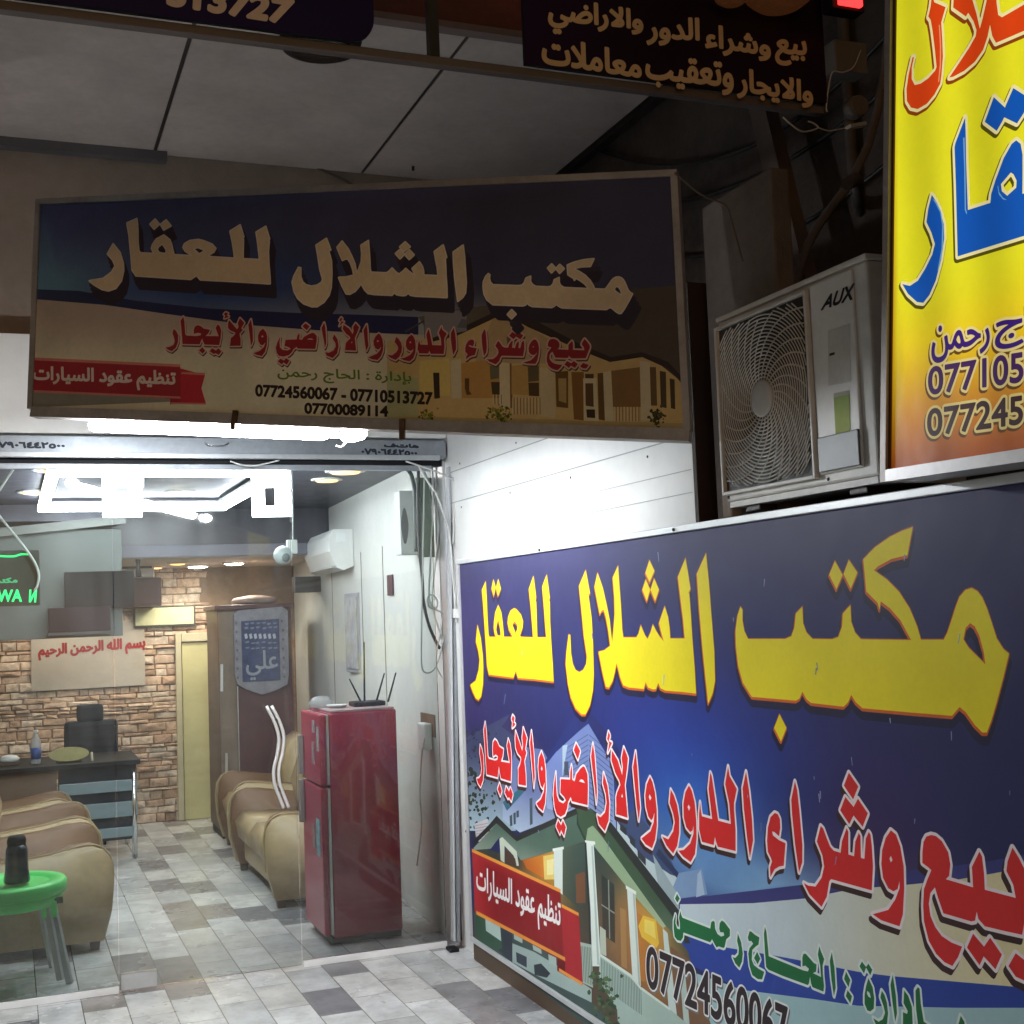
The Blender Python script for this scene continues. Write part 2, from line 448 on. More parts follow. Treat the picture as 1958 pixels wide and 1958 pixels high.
wall('sign_base_wall', MB().box(2.23, 2.5, -1, 3.33, 0, 1.98), BROWNW, 'low dark wall carrying the outdoor unit behind the blue sign')

# canopy
cn = thing('canopy', 'grey canopy of wide soffit boards over the shopfront with dark joints', 'canopy', (0.7, 5.8, 4.217))
xs = [-3.78, -2.65, -1.52, -.39, .74, 1.865, 2.935]
for a, b in zip(xs, xs[1:]):
    MB().box(a + .009, b - .009, 4.95, 6.765, 4.217, 4.245, .003).obj('soffit_board', SOFF, cn)
for a in xs[1:-1]: MB().box(a - .0085, a + .0085, 4.952, 6.76, 4.222, 4.24).obj('joint_strip', DARK, cn)
MB().box(-3.78, 2.935, 4.951, 6.764, 4.246, 4.33).obj('deck', DARK, cn)
MB().box(2.937, 2.99, 4.95, 6.766, 4.19, 4.33).obj('edge_trim', DARK, cn)
MB().box(-3.78, .80, 6.70, 6.767, 4.168, 4.2165).obj('wall_shade_strip', mat('shade_strip_grey', (.14, .13, .14), .7), cn)  # dark strip stands in for the shade where soffit meets wall
FASC = mat('neon_red_fascia', (.17, .045, .03), .55, var=.4, vs=3)  # red neon glow from above put into this red-brown
MB().box(-3.78, 2.99, 4.90, 4.949, 4.225, 5.9).obj('fascia', FASC, cn)
MB().box(-3.78, 2.99, 4.885, 4.948, 4.195, 4.224).obj('fascia_trim', mat('pinkish_trim', (.22, .16, .15), .6), cn)
dl = thing('canopy_lamp', 'round black unlit lamp under the canopy, half hidden by the purple sign', 'lamp', (1.26, 5.16, 4.2))
MB().lathe((1.26, 5.16, 4.216), [(.17, -.002), (.175, -.02), (.165, -.05), (.14, -.058)], 40).obj('rim', BLACK, dl)
MB().lathe((1.26, 5.16, 4.1575), [(.135, 0), (.13, -.006), (.02, -.012)], 40).obj('lens', mat('smoked_lens', (.02, .015, .015), .2), dl)

# shopfront: shutter housing, guide, glazing
sh = thing('shutter_housing', 'grey steel roller shutter housing with stencilled phone numbers, over the glass', 'shutter', (0.8, 6.5, 2.6))
MB().box(-3, 2.205, 6.475, 6.64, 2.583, 2.676, .004).obj('cover', STEEL, sh)
MB().box(-3, 2.16, 6.445, 6.474, 2.566, 2.592, .003).obj('bottom_lip', mat('pale_steel', (.52, .55, .58), .35, .5, var=.15), sh)
MB().box(-3, 2.205, 6.56, 6.63, 2.548, 2.5815).obj('slot', BLACK, sh)
hb = MB().tube(smoothpath([at(392, 846, 'y', 6.46), at(400, 852, 'y', 6.44), at(428, 852, 'y', 6.44), at(437, 847, 'y', 6.46)]), .004, 6)
hb.obj('pull_handle', CHROME, sh)
gd = thing('shutter_guide', 'upright grey steel shutter rail at the right edge of the glass', 'rail', (2.15, 6.5, 0))
g0 = lambda px, py, yy: at(px, py, 'y', yy)
MB().bar(g0(857, 893, 6.47), g0(867, 1798, 6.47), .011, .04, (0, 1, 0)).obj('bright_strip', mat('pale_strip', (.60, .63, .66), .4, .2, var=.15), gd)
MB().bar(g0(863.5, 893, 6.49), g0(873, 1800, 6.49), .020, .06, (0, 1, 0)).obj('channel', STEEL, gd)
MB().bar(g0(871, 896, 6.55), g0(886, 1797, 6.55), .030, .02, (0, 1, 0)).obj('rusty_angle', RUST, gd)
c_ = g0(864, 1800, 6.47); MB().box(c_.x - .024, c_.x + .022, 6.42, 6.50, .0015, .018).obj('foot', BLACK, gd)
fr = thing('glazing_frame', 'slim aluminium head rail holding the top of the shop glass', 'frame', (0.6, 6.55, 2.53))
MB().box(-3, 2.14, 6.535, 6.565, 2.52, 2.5475, .002).obj('head_rail', STEEL, fr)
def pane(name, label, x0, x1, rail):
    t = thing(name, label, 'glass', ((x0 + x1) / 2, D, 0))
    MB().box(x0, x1, D - .005, D + .005, .034 if rail else .012, 2.519).obj('pane', GLASS, t)
    if rail: MB().box(x0, x1, D - .016, D + .016, .001, .033, .002).obj('bottom_rail', BRIGHT, t)
    return t
pane('shop_window', 'fixed glass pane left of the door, with a bright bottom rail, by the green table', -2.6, .482, True)
pane('shop_window', 'fixed glass pane right of the door, with a bright bottom rail, in front of the red fridge', 1.372, 2.135, True)
gdr = pane('glass_door', 'frameless glass door with a wavy chrome handle, between the two fixed panes', .488, 1.366, False)
MB().box(.492, .66, D - .02, D + .02, .014, .088, .004).obj('patch_fitting', ALU, gdr)
MB().box(.492, .64, D - .02, D + .02, 2.43, 2.515, .004).obj('patch_fitting', STEEL, gdr)
for s in (-1, 1):
    hp = [at(497 + (9 if s > 0 else -1) + 0, 1, 'y', D - .07)]
    zs = [(1.3185, 1.2235), (1.235, 1.262), (1.16, 1.281), (1.08, 1.272), (1.0, 1.252), (.93, 1.255), (.865, 1.276), (.805, 1.298)]
    pts = [Vector((x + (-.013 if s < 0 else .013), D - .055, z)) for z, x in zs]
    MB().tube(smoothpath(pts, 5),   .0085, 10).obj('handle_bar', BRUSH, gdr)
for z in (1.245, .90):
    MB().bar((1.255 if z > 1 else 1.268, D - .06, z), (1.255 if z > 1 else 1.268, D - .005, z), .02).obj('handle_standoff', CHROME, gdr)

# shop interior shell
struct(MB().box(-2.6, 2.7, 6.66, 10.0, 2.62, 2.68).obj('ceiling', mat('dark_gloss_ceiling', (.06, .06, .092), .48, var=.35, vs=7)))
bh = thing('ceiling_drop', 'lower ceiling strip across the back of the shop, above the yellow door sign', 'ceiling', (0, 11, 2.25))
MB().box(-2.6, 2.62, 10.0, 11.9, 2.25, 2.30).obj('board', mat('drop_ceiling', (.55, .48, .42), .6, var=.1), bh)
MB().box(-2.6, 2.62, 9.96, 9.998, 2.255, 2.345, .003).obj('beam_edge', mat('lilac_beam', (.16, .16, .20), .5, var=.1), bh)
MB().box(-2.6, 2.62, 9.975, 10.02, 2.346, 2.68).obj('beam_face', mat('dark_beam', (.05, .05, .072), .35, var=.3), bh)
stw = thing('stone_wall', 'back wall of the shop clad in rough tan split ledge stones', 'wall', (0, 12, 0))
MB().box(-2.6, 2.62, 11.9, 12.1, 0, 2.68).obj('backing', mat('dark_mortar', (.27, .18, .12), .9, var=.3), stw)
rs_ = random.Random(11); bmS = bmesh.new(); cl_ = bmS.loops.layers.float_color.new('Col'); z = .0
while z < 2.28:
    hh = rs_.choice((.03, .045, .06, .08)); x = -1.6 - rs_.random() * .2
    while x < 1.62:
        ww = rs_.uniform(.07, .26); d = rs_.uniform(.006, .034); g = .002
        j = lambda k: rs_.uniform(-k, k)
        fr_ = [(x + g + j(.004), z + g + j(.004)), (x + ww - g + j(.004), z + g + j(.004)), (x + ww - g + j(.004), z + hh - g + j(.004)), (x + g + j(.004), z + hh - g + j(.004))]
        mx, mz = x + ww * rs_.uniform(.35, .65), z + hh * rs_.uniform(.35, .65)
        vb = [bmS.verts.new((p[0], 11.8985, p[1])) for p in fr_]
        vf = [bmS.verts.new((p[0] + (mx - p[0]) * .10, 11.8985 - d * rs_.uniform(.5, 1), p[1] + (mz - p[1]) * .18)) for p in fr_]
        vm = bmS.verts.new((mx, 11.8985 - d * rs_.uniform(.9, 1.25), mz))
        c = rs_.choice(((.66, .50, .38), (.60, .43, .31), (.72, .58, .46), (.54, .37, .26), (.66, .53, .42), (.47, .31, .21), (.68, .50, .37))); q = rs_.uniform(.85, 1.1)
        for i in range(4):
            k = (i + 1) % 4
            for f in (bmS.faces.new((vb[i], vb[k], vf[k], vf[i])), bmS.faces.new((vf[i], vf[k], vm))):
                for lp in f.loops: lp[cl_] = (c[0] * q, c[1] * q, c[2] * q, 1)
        x += ww
    z += hh
bmesh.ops.recalc_face_normals(bmS, faces=bmS.faces[:])
meS = bpy.data.meshes.new('ledge_stones'); bmS.to_mesh(meS); bmS.free()
mS, ntS, bS = nodes('ledge_stone'); aS = N(ntS, 'ShaderNodeVertexColor', layer_name='Col').outputs[0]
oS, hS = noise_ramp(ntS, 22, .62, 1.1, detail=8); ntS.links.new(mulcol(ntS, aS, oS), bS.inputs['Base Color']); bS.inputs['Roughness'].default_value = .85
bpS = N(ntS, 'ShaderNodeBump'); bpS.inputs['Strength'].default_value = .6; bpS.inputs['Distance'].default_value = .01; ntS.links.new(hS, bpS.inputs['Height']); ntS.links.new(bpS.outputs[0], bS.inputs['Normal'])
meS.materials.append(mS); link('ledge_stones', meS, stw)
rw = thing('interior_wall', 'pale grey side wall inside the shop behind the red fridge', 'wall', (2.3, 8, 0))
MB().hexa([(2.2, 6.645, 0), (2.5, 11.9, 0), (2.62, 11.9, 0), (2.32, 6.645, 0), (2.2, 6.645, 2.62), (2.5, 11.9, 2.62), (2.62, 11.9, 2.62), (2.32, 6.645, 2.62)]).obj('wall_face', PLASTER, rw)
def rwx(y): return 2.2 + .3 * (y - 6.645) / 5.255
for y in (8.75, 8.05, 9.9): MB().bar((rwx(y) - .001, y, .05), (rwx(y) - .001, y, 2.2), .006).obj('panel_joint', mat('joint_brown', (.16, .14, .11), .7), rw)
wall('interior_wall', MB().box(-2.62, -2.45, 6.64, 11.9, 0, 2.62), PLASTER, 'plain side wall at the far left inside the shop')
wall('shop_corner_wall', MB().box(-4, -2.63, 6.6, 6.76, 0, 2.69), PLASTER, 'wall closing the shopfront at the far left')

# lamps that are lit in the photo
TUBE = mat('lit_tube', (1, 1, 1), .4, var=0, emit=TUBE_L, ecol=(.93, .97, 1.0))
LED = mat('lit_led', (1, 1, 1), .4, var=0, emit=LED_L, ecol=(.92, .95, 1.0))
WARM = mat('lit_warm', (1, .9, .7), .4, var=0, emit=1.7, ecol=(1, .52, .14))
COOLD = mat('lit_cool', (1, 1, 1), .4, var=0, emit=60, ecol=(1, .9, .76))
lf = thing('ceiling_lamp', 'large rectangular white lit LED frame hanging under the shop ceiling', 'lamp', (.83, 8.0, 2.56))
for p, q in (((.20, 6.98), (1.44, 6.98)), ((.20, 9.10), (1.44, 9.10)), ((.23, 7.02), (.23, 9.06)), ((1.41, 7.02), (1.41, 9.06))):
    MB().bar((*p, 2.555), (*q, 2.555), .05, .04).obj('light_bar', LED, lf)
for p, q in (((.20, 6.98), (1.44, 6.98)), ((.20, 9.10), (1.44, 9.10)), ((.23, 7.02), (.23, 9.06)), ((1.41, 7.02), (1.41, 9.06))):
    MB().bar((*p, 2.588), (*q, 2.588), .062, .022).obj('channel', ALU, lf)
for p in ((.26, 7.2), (1.38, 7.2), (.26, 8.9), (1.38, 8.9)):
    MB().tube([(*p, 2.58), (*p, 2.62)], .005, 6).obj('hanger', CHROME, lf)
def square_lamp(px0, px1, y0, y1, label):
    a, b = at(px0, y0, 'y', 6.95), at(px1, y1, 'y', 6.95)
    t = thing('square_pendant', label, 'lamp', ((a.x + b.x) / 2, 6.95, b.z), 'square pendant lamps')
    w = .062; x0, x1, z1, z0 = a.x, b.x, a.z, b.z
    m = MB().box(x0, x0 + w, 6.93, 6.97, z0, z1).box(x1 - w, x1, 6.93, 6.97, z0, z1)
    m.box(x0 + w, x1 - w, 6.93, 6.97, z0, z0 + w * .9).box(x0 + w, x1 - w, 6.93, 6.97, z1 - w * .9, z1)
    m.obj('lit_ring', LED, t)
    MB().tube([((x0 + x1) / 2, 6.95, z1), ((x0 + x1) / 2, 6.95, 2.62)], .006, 6).obj('stem', CHROME, t)
square_lamp(196, 271, 908, 988, 'square white lit ring lamp hanging near the middle of the LED frame')
square_lamp(482, 550, 912, 987, 'square white lit ring lamp hanging at the right end of the LED frame')
def downlight(px, py, z, m, label, r=.055, watts=0):
    p = at(px, py, 'z', z)
    if z < 2.5: p = Vector((at(px, 1090, 'y', py).x, py, z))      # drop ceiling: depth given directly
    t = thing('downlight', label, 'lamp', p, 'round downlights in the shop ceiling')
    MB().lathe((p.x, p.y, z), [(r + .02, 0.0), (r + .02, -.008), (r, -.012), (r - .004, -.004)], 28).obj('trim_ring', WPLASTIC, t)
    MB().lathe((p.x, p.y, z - .006), [(r - .004, 0), (r * .8, -.012), (r * .3, -.016)], 28).obj('lit_disc', m, t)
    if watts:
        ld = bpy.data.lights.new('downlight_beam', 'SPOT'); ld.energy = watts * .62; ld.spot_size = radians(150); ld.spot_blend = .7; ld.shadow_soft_size = .05; ld.color = (1, .84, .70)
        lo = bpy.data.objects.new('downlight_beam', ld); COL.objects.link(lo); lo.parent = t; lo.location = (0, 0, -.08)
downlight(104, 896, 2.62, WARM, 'warm lit downlight nearest the glass, at the left above the LED frame corner', .1)
downlight(66, 939, 2.62, WARM, 'warm lit downlight left of the LED frame', .09)
downlight(344, 940, 2.62, COOLD, 'lit downlight inside the LED frame, between the two square lamps', .08)
downlight(660, 900, 2.62, WARM, 'warm lit downlight nearest the glass, right of the LED frame', .1)
downlight(625, 916, 2.62, WARM, 'warm lit downlight deeper in, right of the LED frame', .08)
downlight(448, 11.0, 2.25, COOLD, 'white lit downlight in the drop ceiling above the wardrobe', .085, 22)
downlight(378, 11.45, 2.25, COOLD, 'white lit downlight in the drop ceiling close to the stone wall', .09, 34)
downlight(340, 10.8, 2.25, WARM, 'warm lit downlight in the drop ceiling above the yellow door sign', .07, 26)
downlight(300, 11.45, 2.25, WARM, 'small warm lit downlight at the left of the drop ceiling', .05, 34)
downlight(170, 11.4, 2.25, COOLD, 'white lit downlight in the drop ceiling above the calligraphy panel', .06, 30)
downlight(60, 11.3, 2.25, WARM, 'warm lit downlight at the far left of the drop ceiling above the desk', .06, 26)

# ================================================================== the signs
R6, R7 = cal(860, 1000, 3.45), cal(1400, 960, 3.45)
A_, B_, C_, D_ = cal(880, 1340, 6.0375), cal(1180, 1400, 6.44), cal(1440, 1450, 6.0375), cal(1658, 1560, 6.44)
F_, G_, R8 = cal(1230, 1690, 5.8545), cal(1500, 1760, 8.782), cal(870, 1480, 3.645)

# --- lettering traced from the big sign, word by word
W_AQAR = [R6(t) for t in (
 "183,672 172,780 188,840 197,900 190,970 170,1040 135,1068 150,1110 172,1155 190,1168 208,1140 220,1060 222,950 218,870 205,760",
 "237,385 212,440 222,560 232,720 240,850 245,940 258,1000 420,1020 436,972 450,1022 560,1030 685,1045 680,950 670,800 662,650 660,520 655,512 660,490 648,400 640,340 610,420 622,560 632,700 636,755 578,755 574,640 570,520 566,512 570,490 560,410 552,350 522,435 535,560 545,680 550,755 470,752 462,742 480,690 484,650 470,605 440,570 425,562 400,580 385,620 382,660 390,700 405,730 415,752 358,752 355,720 348,650 340,590 320,540 300,590 292,650 290,690 296,730 305,752 262,752 256,735 250,640 245,520 241,440",
 "320,636 310,670 306,705 314,738 328,745 336,735 332,690", "428,650 412,668 420,690 434,728 446,700 447,672",
 "288,372 276,430 290,482 303,425", "320,370 306,425 318,482 337,432")]
W_SHALAL = [R6(t) for t in (
 "897,310 853,415 868,560 885,740 905,880 900,930 880,970 855,985 830,970 812,930 800,860 795,740 785,735 770,850 765,930 780,1060 800,1150 830,1220 870,1262 895,1262 925,1200 945,1100 950,1000 945,800 935,620 918,500 914,470 925,465 910,380",
 "975,328 955,420 970,500 990,600 1000,580 1015,570 1030,620 1045,700 1055,780 1058,810 1020,840 982,850 1005,970 1030,1080 1050,1085 1075,1040 1090,980 1100,925 1110,960 1125,1020 1145,1070 1180,1085 1280,1095 1292,1050 1308,1085 1340,1098 1360,1095 1375,1055 1390,1090 1420,1105 1540,1115 1625,1125 1615,950 1600,760 1590,600 1580,467 1575,460 1588,435 1570,320 1555,232 1505,355 1520,480 1540,640 1550,762 1455,762 1450,690 1440,620 1418,548 1380,660 1400,740 1412,780 1385,750 1360,710 1340,668 1325,720 1305,765 1290,745 1275,710 1260,672 1245,730 1230,755 1145,755 1138,700 1130,560 1120,420 1110,282 1075,360 1085,480 1088,600 1080,700 1072,790 1065,740 1055,640 1035,540 1010,430",
 "1317,245 1290,330 1318,390 1350,315", "1293,372 1270,440 1300,515 1322,440", "1348,365 1324,440 1355,515 1380,440",
 "1690,200 1630,335 1645,560 1665,800 1685,1000 1705,1190 1735,1120 1750,1040 1745,850 1725,600 1710,400")]
W_MAKTAB = [R7(t) for t in (
 "55,690 35,750 22,850 25,950 40,1080 70,1190 130,1285 420,1310 445,1295 463,1250 490,1300 520,1325 735,1350 765,1320 785,1272 815,1320 860,1360 1200,1390 1450,1410 1480,1375 1500,1352 1540,1385 1600,1470 1650,1520 1680,1520 1710,1440 1745,1320 1790,1150 1826,1000 1790,970 1745,900 1710,790 1680,700 1650,630 1620,590 1580,567 1540,580 1500,625 1475,690 1450,770 1420,860 1395,908 1245,908 1220,820 1170,700 1100,590 1020,510 935,450 960,425 1050,375 1155,350 1190,165 1120,190 1040,230 940,300 865,378 875,480 885,590 960,665 972,710 980,655 1040,700 1110,780 1180,910 850,905 810,860 785,790 780,680 730,735 725,820 700,890 660,905 530,903 490,860 468,800 463,690 420,735 410,830 390,885 350,903 105,903 80,850 68,780 68,710",
 "1570,798 1540,830 1525,905 1560,960 1670,1070 1660,990 1630,880 1600,820",
 "678,388 640,480 688,575 728,480", "770,382 735,475 782,572 826,465", "312,1400 277,1490 322,1578 358,1490")]
RED_LINE = [A_(t) for t in (
 "230,510 225,600 240,700 248,790 240,860 215,895 190,900 205,950 235,995 262,920 272,800 268,650 250,560",
 "288,245 272,340 285,520 297,700 305,850 380,870 432,885 440,800 447,755 455,820 470,895 585,930 590,750 588,600 575,500 555,440 540,520 555,620 572,720 470,700 490,640 498,560 450,530 425,470 400,445 380,480 375,560 380,640 410,620 435,640 430,680 400,690 330,670 318,640 308,480 300,340",
 "455,950 432,1020 462,1100 480,1040", "530,990 515,1060 550,1130 562,1112 590,1160 608,1080 580,1000 562,1050 548,1020",
 "640,350 635,440 640,540 660,600 700,650 705,680 690,740 672,780 672,965 760,980 755,830 740,690 765,600 750,560 770,430 728,310 715,430 725,520 715,580 690,500",
 "606,165 592,210 606,245 600,312 625,290 638,268 618,250 628,195",
 "823,345 805,480 830,760 850,1000 862,880 848,600",
 "938,585 910,660 900,760 910,900 930,980 950,1010 965,970 975,940 965,1050 930,1140 880,1185 905,1230 955,1275 980,1180 990,1000 985,800 970,680", "940,755 930,785 942,810 952,785",
 "1105,820 1085,950 1075,1090 1090,1230 1115,1310 1160,1340 1210,1310 1235,1240 1245,1170 1275,1110 1290,1160 1470,1205 1475,1000 1470,850 1440,770 1420,755 1390,780 1340,850 1320,930 1292,910 1292,800 1285,740 1270,820 1268,910 1160,905 1155,1060 1200,1110 1220,1150 1190,1185 1140,1160 1115,1090 1105,960", "1395,905 1370,930 1440,950 1420,915",
 "1338,490 1310,570 1358,680 1385,580", "1130,1380 1108,1450 1150,1540 1165,1492 1198,1560 1220,1460 1185,1380 1165,1440",
 "1532,490 1510,640 1530,820 1555,1020 1570,1190 1580,1060 1565,820 1550,620",
 "1655,830 1645,950 1680,1080 1690,1180 1670,1290 1620,1345 1580,1320 1600,1420 1670,1505 1715,1380 1722,1180 1700,980",
 "1712,355 1695,440 1720,485 1702,600 1725,548 1752,485 1715,465 1730,400")]
RED_LINE += [B_(t) for t in (
 "-65,222 -70,350 -23,499 0,545 25,590 40,650 0,745 -12,800 -12,1011 130,1055 110,820 95,650 120,470 135,320 82,185 55,320 70,430 62,530 40,450 10,350", "62,755 52,800 72,802",
 "228,235 195,430 215,640 240,900 265,1090 285,930 265,700 250,450",
 "405,550 365,640 345,780 355,920 385,1040 420,1085 440,1060 460,990 450,1110 410,1220 300,1310 350,1380 430,1430 470,1320 490,1150 488,950 465,740 435,610", "400,765 390,800 405,840 422,808",
 "660,705 645,870 690,1000 710,1110 690,1220 630,1320 555,1285 610,1400 690,1495 740,1400 765,1240 765,1060 740,900 700,780",
 "885,655 840,740 815,880 820,1050 850,1170 900,1230 930,1210 940,1150 940,1250 900,1370 820,1450 755,1460 810,1530 905,1600 960,1500 980,1300 975,1080 955,860 920,720", "880,890 868,925 885,968 900,930",
 "1022,860 1008,1000 1010,1200 1045,1350 1190,1390 1205,1290 1215,1340 1240,1410 1460,1465 1460,1200 1440,950 1440,870 1475,700 1385,540 1367,420 1330,640 1380,880 1400,1130 1245,1090 1225,950 1190,700 1165,540 1148,495 1125,700 1150,900 1170,1070 1045,1035 1032,960",
 "1588,485 1545,690 1560,940 1600,1300 1635,1550 1675,1330 1660,1050 1625,720")]
RED_LINE += [C_(t) for t in (
 "250,630 200,680 170,800 160,950 170,1080 205,1150 218,1190 195,1260 200,1370 250,1280 300,1250 355,1240 375,980 300,945 230,890 220,845 245,850 300,900 315,800 310,700 285,645",
 "483,265 440,480 450,650 485,1000 530,1315 568,1200 570,1000 535,600 510,370",
 "780,780 735,960 800,1120 820,1250 790,1380 720,1480 640,1470 585,1440 650,1570 790,1715 850,1600 880,1420 900,1395 1370,1525 1385,1250 1370,1000 1355,880 1335,850 1300,930 1285,1160 1245,1150 1240,900 1220,860 1180,960 1165,1130 1100,1110 1100,850 1080,805 1025,960 1010,1090 930,1065 890,1020 850,920 810,810",
 "1105,165 1048,315 1155,475 1215,325", "1065,445 1005,600 1110,760 1160,660 1265,790 1325,635 1210,465 1160,560",
 "1590,830 1530,920 1490,1060 1480,1220 1500,1380 1560,1500 1620,1535 1670,1510 1690,1420 1690,1500 1640,1630 1560,1750 1380,1800 1480,1870 1690,1940 1730,1800 1745,1500 1740,1250 1700,1020 1650,880", "1590,1125 1575,1160 1590,1200 1608,1175")]
RED_LINE += [D_(t) for t in (
 "790,235 730,255 695,320 680,450 680,580 760,640 790,670 740,790 700,900 690,1100 700,1300 760,1540 850,1700 950,1800 1050,1850 1120,1740 1170,1610 1040,1560 920,1480 840,1370 780,1230 760,1080 780,950 835,880 870,1000 940,1200 1280,1300 1330,1290 1350,1180 1370,1270 1450,1360 1700,1420 1910,1465 1940,1300 2010,900 1990,760 1920,620 1870,520 1790,390 1730,560 1715,680 1800,850 1830,1010 1450,910 1440,700 1415,500 1382,440 1290,630 1305,880 970,780 1010,740 1025,600 1000,450 920,310 850,250",
 "1305,1450 1230,1620 1385,1840 1435,1730 1580,1890 1660,1710 1515,1500 1440,1610", "1830,1690 1740,1850 1830,1980 1960,2040 2040,1860")]
GREEN = [F_(t) for t in (
 "415,300 425,345 440,380 750,500 760,430 785,412 800,430 805,500 830,560 870,590 905,580 900,545 860,540 850,500 855,440 880,410 910,430 970,510 970,585 930,620 910,710 895,718 845,700 820,712 790,660 770,620 750,655 450,545 445,600 420,640 380,630 350,590 340,510 340,420 360,340 365,350 360,440 380,500 410,510 410,440 400,380",
 "378,110 355,165 382,210 408,165", "1058,555 1050,640 1070,720 1065,790 1030,830 1000,820 1030,890 1075,940 1105,870 1115,780 1095,650",
 "1190,530 1170,600 1180,640 1210,640 1230,670 1190,720 1175,780 1190,920 1220,1020 1280,1065 1330,1070 1355,985 1290,950 1240,910 1215,850 1220,740 1260,700 1290,680 1300,600 1250,570 1210,535", "1275,760 1240,830 1280,900 1310,840")]
def f2g(t):      # F crop -> G crop units
    return ' '.join('%.1f,%.1f' % (((1230 + float(u) / 5.8545) - 1500) * 8.782, ((1690 + float(v) / 5.8545) - 1760) * 8.782) for u, v in (q.split(',') for q in t.split()))
GREEN += [G_(f2g("1362,480 1350,560 1362,760 1375,930 1400,960 1560,1030") + " 390,1085 412,1055 430,945 445,1050 470,1120 655,1195 665,1100 645,900 640,760 668,650 610,510 585,430 560,570 600,760 615,950 480,885 530,860 540,740 490,710 360,560 320,560 300,620 300,770 350,760 410,810 395,855 320,840 " + f2g("1560,875 1405,810 1395,700 1380,540"))]
GREEN += [G_(t) for t in ("795,530 760,680 790,1000 830,1270 860,1130 840,800", "1035,860 1000,980 1075,1120 1105,1000", "1060,1170 1030,1270 1105,1390 1135,1275",
 "1300,690 1260,770 1335,890 1370,790 1440,920 1475,830 1410,725 1370,780", "1410,970 1370,1100 1345,1250 1345,1400 1390,1510 1440,1530 1500,1480 1508,1300 1480,1120", "1390,1180 1385,1230 1410,1280 1450,1300 1430,1220",
 "1635,1180 1610,1290 1660,1430 1690,1550 1650,1660 1580,1700 1490,1640 1540,1760 1650,1850 1720,1750 1740,1560 1720,1380 1680,1250",
 "1818,910 1780,1080 1810,1350 1860,1700 1890,1560 1870,1250", "2010,1175 2000,1390 2070,1520 2060,1570 1990,1540 1990,1800 2160,1850 2140,1450 2080,1270", "2240,1120 2200,1180 2210,1500 2250,1800 2420,1900 2560,1850 2340,1700 2290,1400 2270,1150", "2960,1600 2920,1750 2930,1900 3050,1900 3020,1700")]

sgn = thing('wall_sign', 'large blue sign on the side wall with yellow and red lettering and a house picture', 'sign', (2.19, 4.3, .1))
PX = Print((XR, 6.27, 0), (0, -1, 0), (0, 0, 1))
def pxc(fn, pr):                           # colour given over photo landmarks, evaluated on the sheet
    return fn
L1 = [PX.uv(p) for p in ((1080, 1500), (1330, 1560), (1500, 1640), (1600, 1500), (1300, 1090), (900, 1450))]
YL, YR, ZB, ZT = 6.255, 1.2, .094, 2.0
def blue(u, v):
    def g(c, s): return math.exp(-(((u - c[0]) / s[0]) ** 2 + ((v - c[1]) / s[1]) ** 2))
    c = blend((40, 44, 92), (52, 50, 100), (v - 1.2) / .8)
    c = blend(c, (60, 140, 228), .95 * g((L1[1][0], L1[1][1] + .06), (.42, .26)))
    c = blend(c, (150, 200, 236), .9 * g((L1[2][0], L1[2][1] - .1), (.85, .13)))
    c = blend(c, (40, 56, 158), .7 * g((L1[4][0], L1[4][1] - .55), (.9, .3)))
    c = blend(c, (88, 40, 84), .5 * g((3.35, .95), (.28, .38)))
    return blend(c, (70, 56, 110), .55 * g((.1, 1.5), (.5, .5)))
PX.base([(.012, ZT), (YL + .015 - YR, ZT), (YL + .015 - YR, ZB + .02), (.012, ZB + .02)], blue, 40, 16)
# lower bands of the print
band = lambda *p: [list(p)]
cream_t = [(1300, 1729), (1440, 1727), (1540, 1718), (1630, 1700), (1732, 1692), (1830, 1682), (1900, 1670), (2060, 1640)]
cream_b = [(2060, 1898), (1932, 1886), (1700, 1866), (1640, 1858), (1560, 1842), (1480, 1827), (1390, 1812), (1300, 1772)]
ind_t = [(1300, 1719), (1440, 1703), (1540, 1691), (1640, 1673), (1732, 1665), (1830, 1655), (1900, 1645), (2060, 1615)]
PX.add([ind_t + cream_t[::-1]], lambda u, v: blend((52, 58, 108), (62, 62, 128), u / 3))
cu0 = PX.uv((1500, 1770))
PX.add([cream_t + cream_b], lambda u, v: blend((205, 220, 228), (236, 222, 176), (u - cu0[0]) / .9))
blue_b = [(2060, 1927), (1830, 1927), (1640, 1923), (1560, 1911), (1420, 1893), (1330, 1850), (1250, 1790)]
PX.add([[(1260, 1755)] + cream_b[::-1] + blue_b], lambda u, v: blend((48, 66, 110), (44, 72, 165), (u - 1.6) / .8))
teal_b = [(1250, 2300), (2200, 2300), (2060, 1927)]
PX.add([[(1300, 1850)] + blue_b[::-1][2:] + [(2200, 2400), (1250, 2250)]], lambda u, v: blend((170, 205, 210), (120, 175, 195), (.42 - v) / .25))
